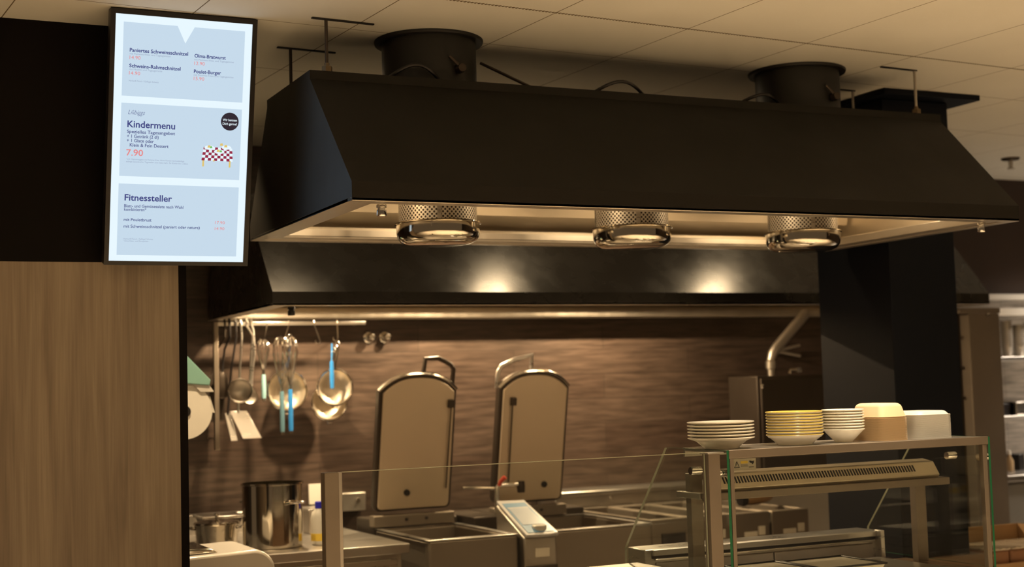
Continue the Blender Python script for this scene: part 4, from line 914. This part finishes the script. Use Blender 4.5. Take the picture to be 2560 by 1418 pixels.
stack('plate', 'plate', yellow_plate, 9, 3.195, 4.345, 0.0104, lambda i, n: 'yellow-rimmed white plate, %s in the second stack' % nth(i, n), 'yellow rimmed plates')
stack('bowl', 'bowl', bowl, 8, 3.418, 4.345, 0.0103, lambda i, n: 'small white bowl, %s in the stack right of the yellow-rimmed plates' % nth(i, n), 'stacked white bowls')

def tray_mesh(w, d, h, taper, rim, rc=0.02, th=0.0017):
    """open pulp tray: rounded rectangle walls, tapering down, with a turned-out rim"""
    def rr(w, d, rc, z, n=5):
        out = []
        for cx, cy, a0 in ((w/2-rc, d/2-rc, 0), (-w/2+rc, d/2-rc, PI/2), (-w/2+rc, -d/2+rc, PI), (w/2-rc, -d/2+rc, 1.5*PI)):
            for k in range(n+1):
                a = a0+k*PI/2/n; out.append((cx+rc*math.cos(a), cy+rc*math.sin(a), z))
        return out
    f = min(0.014, h*0.45); t = 0.0009      # base fillet, wall thickness
    def wall(z, o):                          # half-way in from the rim at height z, o: offset inwards
        k = 2*taper*(h-z)/h; return (w-k-2*o, d-k-2*o)
    loops = []
    for q in (0.0, 0.3, 0.6, 0.85, 1.0):
        a = q*PI/2; z = f*(1-math.cos(a)); e = f*(1-math.sin(a)); ww, dd = wall(z, e); loops.append(rr(ww, dd, max(0.004, rc-e*0.5), z))
    loops += [rr(w, d, rc, h), rr(w+2*rim, d+2*rim, rc+rim, h), rr(w+2*rim, d+2*rim, rc+rim, h+th), rr(w-0.0003, d-0.0003, rc, h+th)]
    for q in (1.0, 0.85, 0.6, 0.3, 0.0):
        a = q*PI/2; z = f*(1-math.cos(a)); e = f*(1-math.sin(a)); ww, dd = wall(z, e+0.0004); loops.append(rr(ww, dd, max(0.004, rc-e*0.5), z+t))
    n = len(loops[0]); mb = MB(); vs = [p for l in loops for p in l]; fs = []
    for i in range(len(loops)-1):
        fs += [(i*n+k, i*n+(k+1) % n, (i+1)*n+(k+1) % n, (i+1)*n+k) for k in range(n)]
    fs += [tuple(range(n)), tuple((len(loops)-1)*n+k for k in range(n))]
    return mb.add(vs, fs)
def inverted_stack(name, mesh, mtn, n, x, y, step, h, labf, cat, group, j):
    o0 = None
    for i in range(n):
        loc = (x+random.uniform(-j, j), y+random.uniform(-j*0.5, j*0.5), SZ+0.0012+i*step+h+0.0017)
        if o0 is None:
            o0 = part(name, mesh, mtn, None, local=True); o0.rotation_euler = (PI, 0, 0); o0.location = loc; tag(o0, labf(i, n), cat, group)
        else: dup(o0, loc, labf(i, n))
NK = 22
inverted_stack('takeaway_tray', tray_mesh(0.124, 0.178, 0.046, 0.014, 0.006), 'kraft', NK, 3.588, 4.346, 0.0039, 0.046, lambda i, n: 'brown upside-down takeaway tray, %s of the brown stack' % nth(i, n), 'tray', 'brown takeaway trays', 0.0001)
o = part('takeaway_box', tray_mesh(0.128, 0.182, 0.050, 0.012, 0.002, 0.022), 'pulp', None, local=True)
o.rotation_euler = (PI, 0, 0); o.location = (3.588, 4.346, SZ+0.0012+NK*0.0039+0.050+0.0036)
tag(o, 'upside-down takeaway box on top of the brown tray stack, painted lighter as if lit', 'box')
inverted_stack('plastic_lid', tray_mesh(0.170, 0.182, 0.014, 0.010, 0.007, 0.035, 0.0016), 'tub', 25, 3.784, 4.346, 0.0037, 0.014, lambda i, n: 'milky plastic lid, %s in the rightmost stack on the shelf' % nth(i, n), 'lid', 'milky plastic lids', 0.0005)

# ------------------------------------------------------------------ right-hand side
t = thing('steel_cabinet', 'tall stainless cabinet side at right under the end of the rear hood', 'cabinet', (6.27, 6.8, 0))
part('front', MB().box(6.165, 6.41, 6.60, 7.55, 0.0, 1.945), 'steel_soft', t, bevel=0.004)
part('shaded_side', MB().box(6.135, 6.164, 6.68, 7.55, 0.0, 1.945), 'dark_steel', t, bevel=0.002)  # darker steel paints in the shade on this face of the cabinet
part('top_rail', MB().box(6.09, 6.41, 6.59, 7.55, 1.946, 1.978), 'steel_soft', t, bevel=0.003)
for z in (1.80, 1.62, 1.44): part('side_rail', MB().box(6.118, 6.134, 6.66, 7.5, z, z+0.018), 'steel_dull', t)
part('latch', MB().lathe([(0, 6.60), (0.012, 6.598), (0.010, 6.585), (0, 6.582)], (6.31, 0, 1.935), 12, 'y'), 'chrome', t)
t = thing('wall_shelf', 'white wall shelf carrying stacked cups at far right', 'shelf', (7.6, 7.4, 1.66))
part('board', MB().box(6.7, 8.6, 7.22, 7.598, 1.662, 1.69), 'steel_h', t, bevel=0.003)
part('upper_board', MB().box(6.7, 8.6, 7.18, 7.598, 1.962, 2.012), 'white_steel', t, bevel=0.003)
for x in (6.72, 8.55): part('side_bracket', MB().box(x, x+0.02, 7.25, 7.598, 1.69, 1.962), 'white_steel', t)
cm = MB().lathe([(0, 0.0), (0.026, 0.0), (0.028, 0.003), (0.036, 0.074), (0.043, 0.0755), (0.043, 0.0795), (0.0358, 0.080), (0.0275, 0.005), (0, 0.003)], (0, 0, 0), 24)
c0 = None
for si, (x, n) in enumerate(((7.155, 13), (7.262, 11), (7.37, 12))):
    for i in range(n):
        loc = (x+random.uniform(-0.0003, 0.0003), 7.31, 1.691+i*0.0135)
        lab = 'clear cup, %s in the %s cup stack on the white wall shelf' % (nth(i, n), ('leftmost', 'second', 'third')[si])
        if c0 is None: c0 = part('cup', cm, 'cup', None, local=True); c0.location = loc; tag(c0, lab, 'cup', 'stacked cups on the wall shelf')
        else: dup(c0, loc, lab)
t = thing('tray_shelf', 'lower shelf on the white tiles under the cup stacks', 'shelf', (7.6, 7.4, 1.28))
part('board', MB().box(6.75, 8.6, 7.24, 7.598, 1.275, 1.295), 'steel_h', t, bevel=0.003)
part('bracket', MB().tube([(6.80, 7.57, 1.28), (6.80, 7.57, 1.42)], 0.016, 10), 'chrome', t)
t = thing('food_pan', 'steel food pan on the lower wall shelf at far right', 'pan', (7.27, 7.35, 1.296))
b = MB(); b.ring((7.17, 7.42, 7.27, 7.50), (7.18, 7.41, 7.28, 7.49), 1.30, 1.38); b.box(7.175, 7.415, 7.275, 7.495, 1.296, 1.305)
part('body', b, 'steel', t, bevel=0.004)
part('rim', MB().ring((7.155, 7.435, 7.255, 7.515), (7.178, 7.412, 7.278, 7.492), 1.38, 1.386), 'steel', t, bevel=0.002)
tag(part('black_container', MB().hexa([(7.08, 7.31, 1.296), (7.15, 7.31, 1.296), (7.15, 7.45, 1.296), (7.08, 7.45, 1.296), (7.075, 7.305, 1.376), (7.155, 7.305, 1.376), (7.155, 7.455, 1.376), (7.075, 7.455, 1.376)]), 'black', None, bevel=0.004), 'small black container left of the steel food pan', 'container')
t = thing('side_counter', 'grey steel counter below the white tiles at far right', 'counter', (7.4, 7.1, 0))
part('worktop', MB().box(6.42, 8.8, 6.68, 7.58, 0.915, 0.952), 'steel_h', t, bevel=0.003)
part('cabinet', MB().box(6.44, 8.8, 6.72, 7.56, 0.0, 0.914), 'grey_door', t, bevel=0.003)
part('drawer', MB().box(6.46, 7.2, 6.70, 6.719, 0.66, 0.895), 'grey_door', t, bevel=0.004)
t = thing('sauce_bottle', 'small pale bottle on the side counter at far right', 'bottle', (6.80, 6.98, 0.953))
part('body', MB().lathe([(0, 0.953), (0.024, 0.953), (0.026, 0.958), (0.026, 1.02), (0.012, 1.045), (0.010, 1.06), (0, 1.06)], (6.80, 6.98, 0), 20), 'bottle_amber', t)
part('cap', MB().lathe([(0, 1.058), (0.012, 1.058), (0.010, 1.085), (0, 1.087)], (6.80, 6.98, 0), 16), 'white_steel', t)
t = thing('steel_bin', 'steel bin with dark side on the side counter at far right', 'container', (7.05, 7.1, 0.953))
b = MB(); b.ring((6.95, 7.25, 7.0, 7.25), (6.96, 7.24, 7.01, 7.24), 0.96, 1.05); b.box(6.952, 7.248, 7.002, 7.248, 0.953, 0.962)
part('body', b, 'steel', t, bevel=0.006)
part('dark_end', MB().box(6.90, 6.948, 7.0, 7.25, 0.953, 1.055), 'black', t, bevel=0.004)

# cardboard crate with wrapped goods, behind the glass counter at right
t = thing('cardboard_crate', 'open cardboard crate at bottom right behind the glass counter', 'crate', (5.40, 5.55, 0.55))
b = MB(); x0, x1, y0, y1 = 5.05, 5.60, 5.32, 5.72
b.box(x0, x1, y0, y1, 0.52, 0.53)
b.box(x0, x1, y1-0.008, y1, 0.53, 0.795); b.box(x0, x0+0.008, y0, y1, 0.53, 0.70); b.box(x1-0.008, x1, y0, y1, 0.53, 0.795); b.box(x0, x1, y0, y0+0.008, 0.53, 0.66)
part('box', b, 'carton', t)
k = 0
for i in range(4):
    for j in range(2):
        px = x0+0.02+i*0.13; pz = 0.532+j*0.10
        t = thing('wrapped_package', 'brown film-wrapped package, %s from left, %s layer in the cardboard crate' % (('first', 'second', 'third', 'fourth')[i], ('lower', 'upper')[j]), 'package', (px+0.06, 5.50, pz), 'packages in the crate')
        part('goods', MB().box(px, px+0.12, 5.36, 5.66, pz, pz+0.088), 'goods', t, bevel=0.012)
        f = MB(); n = 8
        for q in range(n):
            a = px+0.002+0.116*q/n
            f.hexa([(a, 5.352, pz+0.088), (a+0.0145, 5.352, pz+0.088), (a+0.0145, 5.668, pz+0.088), (a, 5.668, pz+0.088), (a, 5.352, pz+0.092+0.006*((q*7) % 3)/2), (a+0.0145, 5.352, pz+0.092+0.006*((q*5) % 3)/2), (a+0.0145, 5.668, pz+0.092), (a, 5.668, pz+0.092)])
        if j == 1: part('film', f, 'film', t, smooth=False)
t = thing('crate_stand', 'low brown stand carrying the cardboard crate', 'stand', (5.33, 5.52, 0))
part('body', MB().box(5.03, 5.62, 5.30, 5.74, 0.0, 0.518), 'brown_board', t, bevel=0.004)
